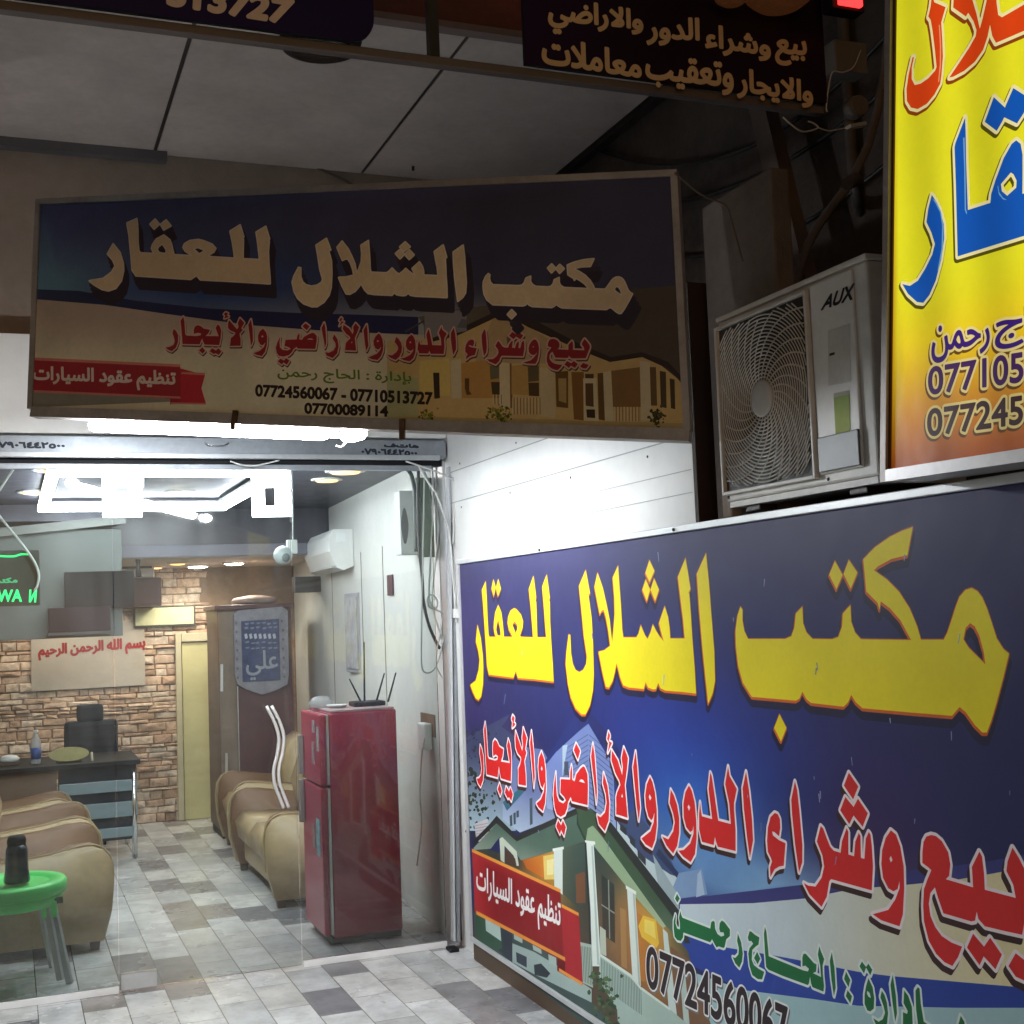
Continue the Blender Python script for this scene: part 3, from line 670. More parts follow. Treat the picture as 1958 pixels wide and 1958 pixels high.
# the printed house
rnd = random.Random(5)
SPOT = [(PX.uv(R8(p)[0]), r, c) for p, r, c in (("655,640", .17, (250, 190, 80)), ("1355,1070", .20, (246, 196, 84)), ("560,650", .14, (214, 110, 40)), ("1180,1100", .13, (196, 140, 84)), ("1300,1250", .16, (176, 110, 56)))]
def glow(c0, c1, z0, z1, k=1.):
    def f(u, v):
        c = blend(c0, c1, (v - z0) / (z1 - z0))
        for (a, b), r, w in SPOT: c = blend(c, w, .8 * k * math.exp(-((u - a) ** 2 + (v - b) ** 2) / (r * r)))
        return c
    return f
def poly(t, col): PX.add([R8(t)], col)
def polyA(t, col): PX.add([A_(t)], col)
polyA("70,420 640,120 640,1500 110,1500", lambda u, v: blend((64, 70, 104), (190, 220, 228), (1.05 - v) / .42))
for k in range(150):
    cx, cy = rnd.uniform(70, 430), rnd.uniform(330, 1560); r = rnd.uniform(10, 34)
    if rnd.random() < .6 and cx > 330: continue
    dark = blend((44, 48, 74), (58, 74, 52), (cy - 400) / 700)
    polyA(' '.join('%.0f,%.0f' % (cx + r * rnd.uniform(.4, 1) * cos(a), cy + r * 1.3 * rnd.uniform(.4, 1) * sin(a)) for a in (0, .9, 1.8, 2.7, 3.6, 4.5, 5.4)), blend(dark, (30, 36, 40), rnd.random() * .6))
polyA("610,110 950,530 940,700 640,420 480,300", (52, 46, 92))
polyA("490,1180 640,520 950,560 1060,760 1180,540 1180,1330 690,1520 490,1370", lambda u, v: blend((214, 234, 240), (104, 116, 166), (v - .62) / .34))
polyA("490,1170 720,985 775,1010 540,1270", (58, 108, 128))
polyA("1000,690 1480,250 1760,640 1800,1480 1180,1300 1000,1240", lambda u, v: blend((204, 218, 232), (118, 136, 192), (v - .75) / .25))
for k in range(15):
    y = 420 + 60 * k
    polyA("%d,%d 1478,%d 1478,%d %d,%d" % (1180, y + 150, y - 40, y - 26, 1180, y + 162), (92, 104, 142))
    polyA("1490,%d 1760,%d 1760,%d 1490,%d" % (y - 30, y + 190, y + 202, y - 18), (84, 96, 140))
polyA("955,740 1290,200 1480,140 1480,265 1180,500 1005,720", lambda u, v: blend((30, 34, 70), (42, 52, 112), (v - .8) / .3))
polyA("1480,140 1560,190 1830,560 1830,760 1700,640 1480,265", (40, 46, 104))
polyA("1180,520 1240,505 1180,880", (176, 198, 216)); polyA("1200,700 1250,700 1250,860 1200,860", (70, 80, 100))
for t in ("800,1130 832,1118 836,1420 806,1438", "570,1330 600,1312 604,1440 576,1450", "612,1300 640,1285 642,1420 616,1432", "648,1275 676,1262 678,1340 650,1350"): polyA(t, (66, 84, 92))
polyA("160,1420 320,1360 330,1570 290,1640 190,1620", (205, 200, 206))
for k in range(6): polyA("175,%d 318,%d 318,%d 175,%d" % (1440 + 32 * k, 1410 + 34 * k, 1416 + 34 * k, 1446 + 32 * k), (150, 146, 152))
poly("1130,330 1350,560 1560,720 1560,980 1480,960 1130,480", (196, 212, 216))
poly("1130,330 1250,250 1460,500 1560,720 1500,700 1290,560", (66, 82, 120)); poly("1400,560 1420,520 1560,690 1560,740", (46, 56, 92))
for t in ("1150,340 1195,380 1195,430 1150,390", "1215,420 1255,460 1258,520 1220,480", "1270,520 1330,590 1330,640 1275,580"): poly(t, (54, 58, 66))
poly("1560,690 1720,660 1760,840 1480,880", (130, 158, 196)); poly("1690,700 1712,668 1740,840 1680,860", (172, 194, 218))
poly("1380,560 1560,850 1560,960 1420,800", (160, 178, 184))
poly("150,500 470,600 910,470 1500,1080 1620,1230 1800,1800 1700,2100 150,1742 130,960", glow((92, 76, 62), (62, 68, 62), .3, .6))
poly("745,520 905,480 912,900 860,930 745,830", glow((60, 74, 70), (70, 90, 84), .5, .8, .4)); poly("840,700 905,680 910,900 845,900", (122, 84, 60))
poly("470,600 630,560 645,740 500,660", glow((170, 92, 44), (190, 104, 50), .5, .8)); poly("615,572 705,555 692,735 622,735", (242, 214, 120)); poly("640,600 690,590 686,700 642,705", (252, 240, 170))
poly("975,500 1215,790 1225,1395 1010,1260", glow((112, 90, 68), (56, 72, 68), .45, .75, .8)); poly("1020,700 1110,770 1116,1180 1030,1120", lambda u, v: blend((70, 62, 54), (46, 60, 60), (v - .5) / .25)); poly("1066,735 1074,740 1082,1150 1074,1146", (150, 158, 146)); poly("1020,905 1112,965 1112,975 1020,915", (150, 158, 146)); poly("1010,1060 1050,1090 1055,1270 1012,1250", (196, 206, 190)); poly("1150,930 1190,950 1200,1360 1160,1340", (176, 134, 84))
poly("1260,880 1480,1100 1560,1700 1310,1500", glow((110, 76, 46), (126, 90, 54), .3, .6)); poly("1265,960 1330,1010 1330,1450 1290,1440", (196, 128, 58))
poly("1310,985 1400,1015 1422,1180 1402,1215 1300,1135 1278,1060", (240, 196, 66)); poly("1320,1010 1390,1030 1400,1150 1320,1100", (250, 224, 110))
poly("1500,1200 1640,1300 1800,1800 1560,1800", (126, 92, 66)); poly("1560,1320 1600,1340 1640,1800 1600,1800", (190, 208, 200))
poly("240,350 290,290 430,430 850,235 850,285 430,475 290,345 130,500 120,470", (48, 50, 50))
poly("940,235 1090,340 1560,950 1640,1180 1600,1180 1520,1010 1060,400 945,300", (46, 50, 50))
poly("130,515 290,345 430,470 850,280 850,345 912,470 460,602 420,545 310,440 250,520 130,530", lambda u, v: blend((166, 182, 166), (84, 108, 96), (v - .52) / .2))
poly("845,240 950,245 1070,395 1530,1010 1600,1170 1500,1090 1200,770 950,470 910,462 860,340", lambda u, v: blend((134, 154, 132), (66, 90, 68), (v - .4) / .3))
poly("850,250 862,345 920,470 908,478 848,350", (44, 62, 52))
poly("925,380 960,360 1020,430 1470,1060 1450,1075 1200,790 950,478 912,462", lambda u, v: blend((226, 226, 186), (150, 176, 140), (v - .4) / .3))
poly("310,450 330,440 430,540 445,640 420,640 410,570 345,500 345,620 318,600", (206, 216, 198)); poly("350,510 420,590 432,650 350,610", (84, 66, 58))
poly("688,525 750,512 750,842 692,790", (226, 238, 230)); poly("680,520 758,505 758,524 682,540", (238, 246, 240)); poly("915,470 966,480 1018,1340 958,1340 940,900", (232, 244, 236)); poly("905,462 975,470 978,492 908,482", (240, 248, 240)); poly("950,500 962,500 1006,1330 992,1330", (188, 206, 198)); poly("903,480 915,475 945,960 955,1480 945,1470 930,960", (40, 52, 48))
poly("1198,788 1256,828 1298,1512 1236,1410", (226, 238, 230)); poly("1190,775 1262,818 1264,842 1192,800", (238, 246, 238)); poly("1240,830 1252,838 1294,1505 1280,1485", (184, 200, 192)); poly("1448,1075 1482,1110 1560,1800 1500,1790", (210, 226, 220))
poly("1012,1255 1228,1405 1300,1495 1500,1640 1640,1760 1700,2100 1150,2000 1130,1640 1000,1430", (176, 200, 190))
for k in range(26):
    x = 1018 + k * 11; y = 1285 + k * 7.6
    poly("%d,%d %d,%d %d,%d %d,%d" % (x, y, x + 4, y + 3, x + 8, y + 205, x + 4, y + 203), (96, 112, 104))
poly("1005,1246 1228,1396 1300,1490 1296,1506 1222,1415 1005,1266", (222, 234, 226)); poly("1300,1485 1500,1632 1500,1650 1300,1505", (222, 234, 226))
poly("858,1168 952,1190 962,1490 890,1455", (178, 198, 186))
for k in range(8): poly("%d,%d %d,%d %d,%d %d,%d" % (866 + 11 * k, 1195 + 2 * k, 870 + 11 * k, 1196 + 2 * k, 880 + 11 * k, 1440 + 5 * k, 876 + 11 * k, 1438 + 5 * k), (84, 96, 88))
poly("130,960 330,1040 720,1280 900,1480 960,1600 1150,1800 900,1742 150,1170", (70, 90, 88))
poly("140,970 330,1050 330,1250 200,1190 150,1150", (58, 92, 74)); poly("320,1050 400,1090 400,1310 330,1260", (54, 62, 74))
poly("210,978 312,1030 322,1165 216,1092", (190, 212, 206)); poly("400,1180 552,1240 720,1340 952,1500 952,1592 560,1400 400,1312", (172, 194, 190)); poly("425,1240 500,1275 500,1350 430,1310", (60, 70, 84))
for t in ("410,1100 470,1130 470,1180 412,1150", "540,1180 600,1210 604,1255 545,1225", "650,1255 705,1280 708,1345 655,1318"): poly(t, (184, 202, 196))
for t in ("550,1330 600,1320 665,1390 640,1420 555,1400", "300,1225 330,1215 330,1250"): poly(t, (52, 62, 70))
for k in range(90):
    cx, cy = rnd.gauss(1020, 45), rnd.uniform(1380, 1800); r = rnd.uniform(10, 30); cx += (cy - 1400) * .12
    poly(' '.join('%.0f,%.0f' % (cx + r * rnd.uniform(.4, 1) * cos(a), cy + r * rnd.uniform(.4, 1) * sin(a)) for a in (0, 1.2, 2.4, 3.6, 4.9)), blend((40, 66, 48), (92, 120, 78), rnd.random()))
# ribbon
poly("118,535 735,822 740,915 862,975 892,1470 712,1372 722,1290 140,965", lambda u, v: blend((205, 60, 66), (146, 34, 40), u / .32))
poly("738,915 862,975 892,1470 765,1405", (178, 44, 52)); poly("712,1288 768,1310 768,1405 712,1372", (110, 26, 30))
for t in ("118,520 736,803 736,828 118,543", "148,952 768,1278 768,1304 148,978", "742,905 862,968 862,990 742,928", "725,1352 890,1452 890,1476 725,1376"): poly(t, (244, 160, 70))
PX.add(text('تنظيم عقود السيارات', R8("150,630 735,880 735,1150 150,880")), (250, 248, 246), stroke=.0032)
# letters
PX.add(GREEN, (226, 238, 232), stroke=.0075); PX.add(GREEN, (28, 112, 62))
NUM = text('07724560067', F_("38,690 1610,1385 1610,1880 38,1145"))
PX.add(NUM, (120, 120, 124), stroke=.010, shift=(.006, -.006)); PX.add(NUM, (238, 238, 236), stroke=.0105); PX.add(NUM, (48, 36, 42), stroke=.0042)
PX.add(RED_LINE, (62, 34, 34), stroke=.009, shift=(-.010, -.016)); PX.add(RED_LINE, (250, 236, 238), stroke=.0085); PX.add(RED_LINE, (222, 42, 42))
for w in (W_AQAR, W_SHALAL, W_MAKTAB):
    PX.add(w, (34, 32, 66), stroke=.012, shift=(-.004, -.020)); PX.add(w, (226, 106, 34), stroke=.0035, shift=(-.002, -.005)); PX.add(w, (226, 106, 34), stroke=.0025); PX.add(w, (255, 236, 32))
VINYL = print_mat('printed_vinyl', .5, .1)
for k in range(26):                                       # scuffs and rubbed spots on the vinyl
    x, y = rnd.uniform(960, 1940), rnd.uniform(1040, 1640); a = rnd.uniform(1.1, 2.1); L = rnd.uniform(5, 22); w = rnd.uniform(.5, 1.3)
    PX.add([[(x - w, y), (x + w, y), (x + w * .6 + L * .3 * cos(a), y + L * sin(a)), (x - w * .6 + L * .3 * cos(a), y + L * sin(a))]], blend((96, 104, 150), (170, 176, 204), rnd.random()))
PX.build('printed_face', VINYL, sgn)
fm = ALU if False else mat('white_sign_frame', (.70, .72, .74), .35, .3, var=.1)
MB().box(XR - .012, XR + .02, YR, YL + .012, ZT - .002, ZT + .022, .003).obj('top_frame', fm, sgn)
MB().box(XR - .012, XR + .02, YR, YL + .012, ZB - .004, ZB + .018, .003).obj('bottom_frame', fm, sgn)
MB().box(XR - .012, XR + .02, YL - .006, YL + .012, ZB + .019, ZT - .003, .003).obj('side_frame', fm, sgn)
MB().box(XR + .004, XR + .024, YR, YL - .008, ZB + .02, ZT - .004).obj('backing_sheet', STEEL, sgn)
for px, py in ((1032, 1045), (1288, 998)):
    p = at(px, py, 'x', XR - .012)
    MB().lathe((XR - .013, p.y, ZT + .009), [(.006, .0), (.006, -.004), (.003, -.006)], 10, 'x').obj('screw', DARK, sgn)
for y in (6.235, 6.16, 5.0, 3.6):
    MB().box(XR + .003, XR + .045, y - .02, y + .02, .001, ZB - .006).obj('post', RUST, sgn)

# ------------------------------------------------------------------ lit yellow box sign
XL = 2.04
lb = thing('light_box_sign', 'backlit yellow box sign with red and blue lettering above the blue sign', 'sign', (XL, 2.0, 2.1))
tl_, bl_ = at(1718, -60, 'x', XL), at(1703, 897, 'x', XL)
PY = Print((XL, 0, 0), (0, -1, 0), (0, 0, 1))
c_tl, c_bl = PY.uv((1718, -60)), PY.uv((1703, 897)); ub = PY.uv((1958, 866))
zt = c_tl[1] + .05; RE = c_bl[0] + 1.15
def yel(u, v):
    t = (v - c_bl[1])
    c = blend((196, 96, 24), (226, 140, 24), t / .09); c = blend(c, (250, 210, 26), (t - .09) / .16); return blend(c, (244, 236, 40), (t - .25) / .15)
PY.base([(c_tl[0] + .0, zt), (RE, zt), (RE, c_bl[1] - .02), (c_bl[0], c_bl[1])], yel, 20, 24)
Y1, Y2, Y3 = cal(1680, 0, 6.95), cal(1680, 270, 5.855), cal(1680, 560, 5.367)
RED = [Y1(t) for t in ("720,-40 740,30 890,95 860,200 832,300 845,500 855,750 835,1000 820,1110 740,1260 640,1380 520,1450 430,1430 375,1340 370,1180 400,980 450,760 470,760 440,900 440,1050 480,1130 560,1110 660,1040 750,940 770,890 745,640 715,400 690,260 660,220 690,90 705,-40",
 "1000,-60 990,100 1160,220 1190,170 1260,280 1300,400 1290,480 1200,640 1080,820 940,1030 990,1020 1140,940 1280,820 1390,660 1450,480 1480,330 1510,480 1560,570 1932,410 2500,170 2500,-200 1932,60 1640,230 1590,200 1570,50 1560,-60 1450,-60 1380,250 1345,380 1300,180 1230,-60")]
BLU = [Y1("1530,1290 1680,1430 1690,1400 1790,1170 1932,1260 2010,1330 1930,1500 1840,1640 1670,1560 1640,1620 1570,1740 1410,1620")] + [Y2(t) for t in (
 "969,-266 860,20 850,70 865,500 885,1290 1628,1060 2300,860 2300,380 1610,590 1612,400 1612,150 1590,30 1540,-10 1490,30 1400,190 1310,430 1260,590 1250,690 1000,770 990,500 980,200 975,-100", "1480,350 1370,480 1380,560 1440,610 1540,520 1545,440 1510,370",
 "595,600 555,760 535,905 590,1020 630,1150 600,1270 520,1430 440,1560 350,1620 265,1600 330,1710 430,1800 500,1810 570,1720 640,1560 700,1330 735,1090 730,930 690,780 640,670")]
PUR = text('رحمن', Y3("550,350 1140,300 1130,600 545,725")) + text('الحاج', Y3("1200,210 2150,-60 2150,330 1200,600"))
D1 = text('07710513727', Y3("512,770 2330,470 2330,790 512,1045")); D2 = text('07724560067', Y3("502,1200 2330,930 2330,1225 502,1472"))
for w, dk, c in ((RED, (150, 70, 20), (232, 72, 22)), (BLU, (92, 84, 20), (24, 92, 188))):
    PY.add(w, dk, stroke=.0105, shift=(-.0035, -.0045)); PY.add(w, (252, 238, 170), stroke=.0075); PY.add(w, c)
hl = [Y2("600,640 640,700 690,800 712,950 705,1200 660,1450 670,1450 722,1200 726,950 700,790 650,680"), Y2("945,-40 958,300 962,560 965,770 985,820 990,800 978,760 975,560 972,300 962,-40"), Y2("1330,500 1345,590 1390,650 1440,660 1390,630 1350,570 1338,500")]
PY.add(hl, (120, 176, 214))
PY.add([Y1("800,330 815,600 812,860 790,1090 805,1090 830,860 832,600 815,330")], (246, 160, 110))
for w, c in ((PUR, (60, 24, 120)), (D1, (72, 28, 96)), (D2, (66, 34, 44))):
    PY.add(w, (110, 70, 20), stroke=.0095, shift=(-.004, -.005)); PY.add(w, (250, 226, 140), stroke=.0085); PY.add(w, c, stroke=.0022)
PY.build('lit_face', print_mat('backlit_vinyl', .3, .08, emit=1.5, bands=(.21, 2.2, .16, c_bl[1] + .02, c_bl[1] + .3), gain=.35), lb)
fy = mat('grey_box_frame', (.46, .42, .41), .45, .4, var=.2)
def slab(q, x0, x1): return MB().prism([(x0, -u, z) for u, z in q], (x1 - x0, 0, 0))
e = .03
slab([(c_tl[0] - e, zt), (c_tl[0] - .009, zt), (c_bl[0] - .009, c_bl[1] - .03), (c_bl[0] - e, c_bl[1] - .03)], XL - .012, XL + .13).obj('side_frame', fy, lb)
slab([(c_tl[0] - .009, zt), (c_tl[0] + .001, zt), (c_bl[0] + .001, c_bl[1] - .012), (c_bl[0] - .009, c_bl[1] - .012)], XL - .004, XL + .01).obj('dark_bead', mat('dark_bead', (.09, .03, .012), .5), lb)
slab([(c_bl[0] - .008, c_bl[1] - .001), (RE, c_bl[1] - .021), (RE, c_bl[1] - .048), (c_bl[0] - .008, c_bl[1] - .030)], XL - .012, XL + .13).obj('bottom_frame', mat('shiny_box_frame', (.58, .57, .58), .3, .7, var=.15), lb)
slab([(c_tl[0], zt), (RE, zt), (RE, c_bl[1] - .02), (c_bl[0], c_bl[1])], XL + .012, XL + .128).obj('box_back', STEEL, lb)
MB().box(XL + .135, 3.02, 1.5, 1.55, 2.9, 2.95).obj('bracket', DARK, lb)

# ------------------------------------------------------------------ tilted banner across the corner
bn = thing('banner', 'dim printed banner hung across the corner with gold lettering and a lit house picture', 'banner', (1.1, 4.7, 2.3))
cs = [(68, 380), (1295, 325), (1322, 840), (52, 795)]
rr = [ray(*c) for c in cs]
Mx = Matrix((-rr[1], rr[2], -rr[3])).transposed(); k = Mx.inverted() @ (-rr[0]); S_ = 5.4 / rr[0].length * (Vector((.023, 1.042, .336)).length)
sc0 = 5.4 * Vector((0.023, 1.042, 0.336)).length / rr[0].length
q = [O + rr[0] * sc0, O + rr[1] * sc0 * k[0], O + rr[2] * sc0 * k[1], O + rr[3] * sc0 * k[2]]
PB = Print(q[0], q[1] - q[0], q[3] - q[0])
bx = cal(0, 0, 1)
def b4(t, col): PB.add([cal(740, 590, 4.2)(t)], col)
bw = (q[1] - q[0]).length; bhh = (q[3] - q[0]).length
def bblue(u, v):
    a, b = u / bw, v / bhh
    c = blend((92, 100, 150), (74, 74, 100), a * 1.4)  # print colours lifted paler to carry lens flare haze
    c = blend(c, (112, 160, 190), math.exp(-(((a - .02) / .16) ** 2 + ((b - .42) / .16) ** 2)))
    c = blend(c, (40, 86, 170), .6 * math.exp(-(((a - .36) / .16) ** 2 + ((b - .42) / .14) ** 2)))
    return blend(c, (172, 180, 192), min(1, max(0, (b - .44) / .16)) * min(1, .2 + a * 1.2))
def inset(t, s): return [bx(x)[0] for x in t]
PB.base([PB.uv((78, 392)), PB.uv((1284, 337)), PB.uv((1310, 822)), PB.uv((64, 778))], bblue, 30, 14)
PB.add([bx("66,572 200,583 330,602 480,622 640,634 800,640 900,640 1310,640 1310,830 62,785")], lambda u, v: blend((196, 182, 172), (232, 228, 202), (v / bhh - .58) / .14))
PB.add([bx("67,553 150,556 260,575 400,590 560,598 700,602 800,606 800,640 640,634 480,622 330,602 200,583 66,572")], lambda u, v: blend((62, 76, 108), (50, 52, 96), u / .8))
PB.add([bx("1130,560 1300,545 1310,822 1130,815 860,700 800,606 880,590")], lambda u, v: blend((120, 112, 104), (92, 84, 76), (u - 1.6) / 1))
PB.add([bx("63,700 330,704 330,768 63,779")], (150, 150, 140))
# house in the picture
b4("0,260 330,240 860,60 1000,70 1560,310 1780,400 2000,370 2180,440 2330,560 2380,620 2380,930 0,920", lambda u, v: blend((214, 186, 140), (226, 196, 132), v))
b4("0,500 250,560 250,900 0,920", (196, 198, 150))
b4("345,240 560,170 900,10 1010,30 1180,90 1560,290 1800,390 2050,350 2260,430 2380,560 2380,600 2250,480 2050,390 1790,430 1540,330 1000,90 900,60 560,220 350,270", (66, 56, 54))
b4("140,180 300,90 300,105 150,195", (84, 80, 84)); b4("300,90 305,240 300,240 295,100", (90, 84, 84)); b4("300,30 640,10 640,180 305,240", (142, 140, 148)); b4("560,150 600,80 640,90 640,160", (110, 110, 120))
b4("850,80 1010,80 1440,320 1340,440 700,440", (200, 172, 132)); b4("960,230 1010,190 1020,300 970,320", (120, 100, 92)); b4("985,40 1020,35 1050,75 1010,100 985,80", (190, 184, 180))
for t, c in (("260,420 500,400 510,700 260,700", (236, 212, 130)), ("370,515 420,515 425,720 380,725", (66, 52, 46)), ("510,420 595,400 600,720 520,720", (226, 214, 180)), ("595,440 900,400 905,720 600,720", (206, 160, 92)),
             ("625,560 660,560 660,660 680,690 640,695 625,640", (110, 80, 44)), ("825,460 900,455 900,560 830,570", (120, 116, 90)), ("835,590 905,590 905,690 845,690", (84, 70, 48)), ("905,430 985,440 995,800 905,800", (230, 216, 176)), ("985,440 1000,440 1010,800 990,800", (140, 100, 60)),
             ("1000,460 1230,440 1230,700 1000,690", (206, 168, 104)), ("1130,470 1220,460 1220,580 1135,590", (110, 98, 70)), ("1135,595 1220,595 1222,705 1140,700", (90, 72, 46)), ("1225,470 1350,490 1350,880 1225,860", (222, 206, 164)),
             ("1352,510 1455,500 1455,800 1360,790", (124, 92, 48)), ("1375,560 1440,560 1440,760 1380,740", (196, 170, 110)), ("1480,510 1580,510 1590,900 1500,890", (150, 108, 58)), ("1575,560 1680,555 1700,905 1580,900", (236, 224, 186)), ("1592,600 1655,600 1660,790 1595,780", (110, 84, 52)), ("1600,810 1670,810 1672,880 1605,875", (70, 58, 42)), ("1590,525 1660,525 1660,560 1592,560", (90, 72, 44)), ("1690,520 1735,515 1750,900 1700,890", (120, 90, 52)),
             ("1735,510 1800,500 1820,905 1750,905", (230, 218, 180)), ("1800,500 2030,470 2040,790 1815,790", (150, 116, 74)), ("2030,420 2110,430 2130,900 2040,900", (226, 214, 178)), ("2110,470 2160,470 2170,780 2120,780", (120, 96, 62)), ("2190,500 2240,510 2245,800 2200,790", (90, 76, 54)), ("2270,560 2310,570 2315,810 2280,800", (84, 70, 52))): b4(t, c)
for x0, n, y0, y1 in ((850, 6, 690, 770), (1005, 18, 715, 850), (1825, 16, 790, 905)):
    for k in range(n): b4("%d,%d %d,%d %d,%d %d,%d" % (x0 + 13 * k, y0, x0 + 5 + 13 * k, y0, x0 + 6 + 13 * k, y1, x0 + 1 + 13 * k, y1), (232, 220, 184) if k % 2 == 0 else (98, 80, 54))
b4("0,880 400,870 700,880 1300,885 1530,900 2380,920 2380,960 0,940", (196, 178, 128)); b4("0,925 300,910 420,925 700,930 1050,945 1500,955 2380,960 2380,1000 0,975", (66, 58, 46))
for cx, cy, sx, sy, n in ((320, 870, 50, 40, 40), (890, 850, 70, 55, 80), (2160, 880, 40, 60, 60)):
    for i in range(n):
        x, y, r = rnd.gauss(cx, sx * .7), rnd.gauss(cy, sy * .7), rnd.uniform(9, 22)
        b4(' '.join('%.0f,%.0f' % (x + r * rnd.uniform(.4, 1) * cos(a), y + r * rnd.uniform(.4, 1) * sin(a)) for a in (0, 1.2, 2.4, 3.6, 4.9)), blend((70, 84, 34), (176, 170, 78), rnd.random()) if cx < 2000 else blend((46, 52, 26), (96, 96, 52), rnd.random()))
# ribbon and lettering
c5 = cal(40, 660, 5.084)
PB.add([c5("120,120 1550,190 1550,225 1790,290 1755,420 1800,570 1450,575 1450,520 120,440")], (176, 56, 66)); PB.add([c5("1550,225 1790,290 1755,420 1800,570 1550,570")], (206, 58, 70))
for t in ("120,118 1550,186 1550,212 120,146", "120,436 1550,500 1550,520 120,458", "1560,262 1790,268 1788,292 1560,280", "1460,556 1795,562 1796,578 1460,572"): PB.add([c5(t)], (222, 140, 130))
PB.add(text('تنظيم عقود السيارات', c5("125,205 1500,255 1500,445 120,395")), (240, 226, 220), stroke=.003)
PB.add(text('بإدارة : الحاج رحمن', bx("531,701 786,712 786,738 531,729")), (104, 136, 50), stroke=.0012)
PB.add(text('07724560067 - 07710513727', bx("489,736 826,751 826,773 489,757")), (52, 36, 34), stroke=.0028)
PB.add(text('07700089114', bx("583,771 741,777 741,796 583,790")), (52, 36, 34), stroke=.0028)
def reword(rings, src, quad): return fit([[src.uv(p) for p in r] for r in rings], quad)
rl = reword(RED_LINE, PX, bx("317,592 1128,627 1128,716 317,690"))
PB.add(rl, (96, 70, 60), stroke=.005, shift=(.004, .006)); PB.add(rl, (226, 190, 180), stroke=.0055); PB.add(rl, (158, 48, 56))
for w, qd in ((W_AQAR, cal(150, 380, 4.83)("100,150 1770,255 1770,930 100,840")), (W_SHALAL, cal(540, 440, 5.084)("95,45 1785,150 1785,800 95,735")), (W_MAKTAB, cal(890, 450, 4.39)("150,150 1400,215 1400,735 150,690"))):
    r = reword(w, PX, qd)
    for d in (1, 2, 3): PB.add(r, (84 - 7 * d, 72 - 6 * d, 92 - 7 * d), stroke=.008, shift=(.010 * d, .017 * d))
    PB.add(r, (240, 230, 216), stroke=.004); PB.add(r, (234, 214, 182))
PB.build('printed_face', print_mat('printed_banner', .5, .2), bn)
nb = -PB.n if PB.n.dot(O - q[0]) < 0 else PB.n
fb = mat('dull_banner_frame', (.46, .43, .41), .5, .35, var=.25)
def edge(a, b, w, name):
    d = (b - a).normalized(); s = nb.cross(d).normalized()
    MB().hexa([a - s * w / 2 - nb * .04, b - s * w / 2 - nb * .04, b + s * w / 2 - nb * .04, a + s * w / 2 - nb * .04, a - s * w / 2 + nb * .006, b - s * w / 2 + nb * .006, b + s * w / 2 + nb * .006, a + s * w / 2 + nb * .006]).obj(name, fb, bn)
def onb(px, py):
    u, v = PB.uv((px, py)); return PB.o + PB.u * u + PB.v * v
edge(onb(69, 386), onb(1294, 331), .024, 'top_frame'); edge(onb(60, 787), onb(1318, 832), .042, 'bottom_frame')
edge(onb(73, 390), onb(58, 781), .026, 'left_frame'); edge(onb(1289, 336), onb(1314, 823), .024, 'right_frame')
MB().prism([onb(75, 390) - nb * .012, onb(1286, 335) - nb * .012, onb(1312, 824) - nb * .012, onb(62, 780) - nb * .012], -nb * .02).obj('backing_sheet', STEEL, bn)
for px, py, a in ((452, 801, 0), (770, 818, .2)):
    c = onb(px, py) + nb * .012
    MB().bar(c + PB.v * -.03, c + PB.v * .045 + PB.u * .01 * a * 5, .02, .012, nb).obj('bolt_clip', RUST, bn)
for px, py in ((700, 470), (820, 560), (1150, 480)):
    a = onb(px, py) - nb * .035; MB().bar(a, Vector((a.x, 6.77 if px < 1000 else 6.76, a.z)), .022).obj('strut', DARK, bn)

# fluorescent tube under an added, unseen trough, clipped behind the banner's bottom edge
tl = thing('tube_lamp', 'long white lit fluorescent tube under the bottom edge of the banner', 'lamp', (.75, 5.2, 2.6))
def behind(px, py, d):
    r = ray(px, py); o = PB.o - nb * d; t = (o - O).dot(nb) / r.dot(nb); return O + r * t
a, b = behind(174, 813, .10), behind(626, 829, .10)
MB().tube([a + (b - a) * t for t in (0, .004, .02, .98, .996, 1)], [.010, .020, .026, .026, .020, .010], 16).obj('tube', TUBE, tl)
d = (b - a).normalized(); sd = d.cross(Vector((0, 0, 1))).normalized(); up = sd.cross(d).normalized()
TR = mat('trough_white', (.7, .7, .7), .5, var=.1)  # trough added to cut the tube's light upward and onto the facade
for nm, q0, q1 in (('added_trough_top', (-.085, .052), (.085, .056)), ('added_trough_side', (-.085, -.008), (-.082, .0515)), ('added_trough_side', (.082, .030), (.085, .0515))):
    P_ = lambda e, k: e + sd * k[0] + up * k[1]
    MB().hexa([P_(a, (q0[0], q0[1])), P_(a, (q1[0], q0[1])), P_(b, (q1[0], q0[1])), P_(b, (q0[0], q0[1])), P_(a, (q0[0], q1[1])), P_(a, (q1[0], q1[1])), P_(b, (q1[0], q1[1])), P_(b, (q0[0], q1[1]))]).obj(nm, TR, tl)
for t in (.2, .8): MB().bar(a + (b - a) * t + up * .057, a + (b - a) * t + up * .12 + nb * .07, .02).obj('hanger', DARK, tl)
bl = thing('bulb_lamp', 'short bright bulb lamp with a curled wire, right of the long tube', 'lamp', (1.25, 4.7, 2.5))
a, b = behind(652, 834, .10), behind(700, 829, .10)
MB().tube([a, a + (b - a) * .12, a + (b - a) * .45, a + (b - a) * .85, b], [.01, .022, .026, .021, .008], 16).obj('bulb', mat('lit_bulb', (1, 1, 1), .4, var=0, emit=80, ecol=(.95, .97, 1)), bl)
MB().bar(a + up * .035, b + up * .035, .07, .012).obj('holder', TR, bl)
MB().tube(smoothpath([behind(655, 835, .10), behind(660, 845, .1), behind(653, 855, .1), behind(643, 853, .1)]), .0035, 6).obj('wire', WPLASTIC, bl)

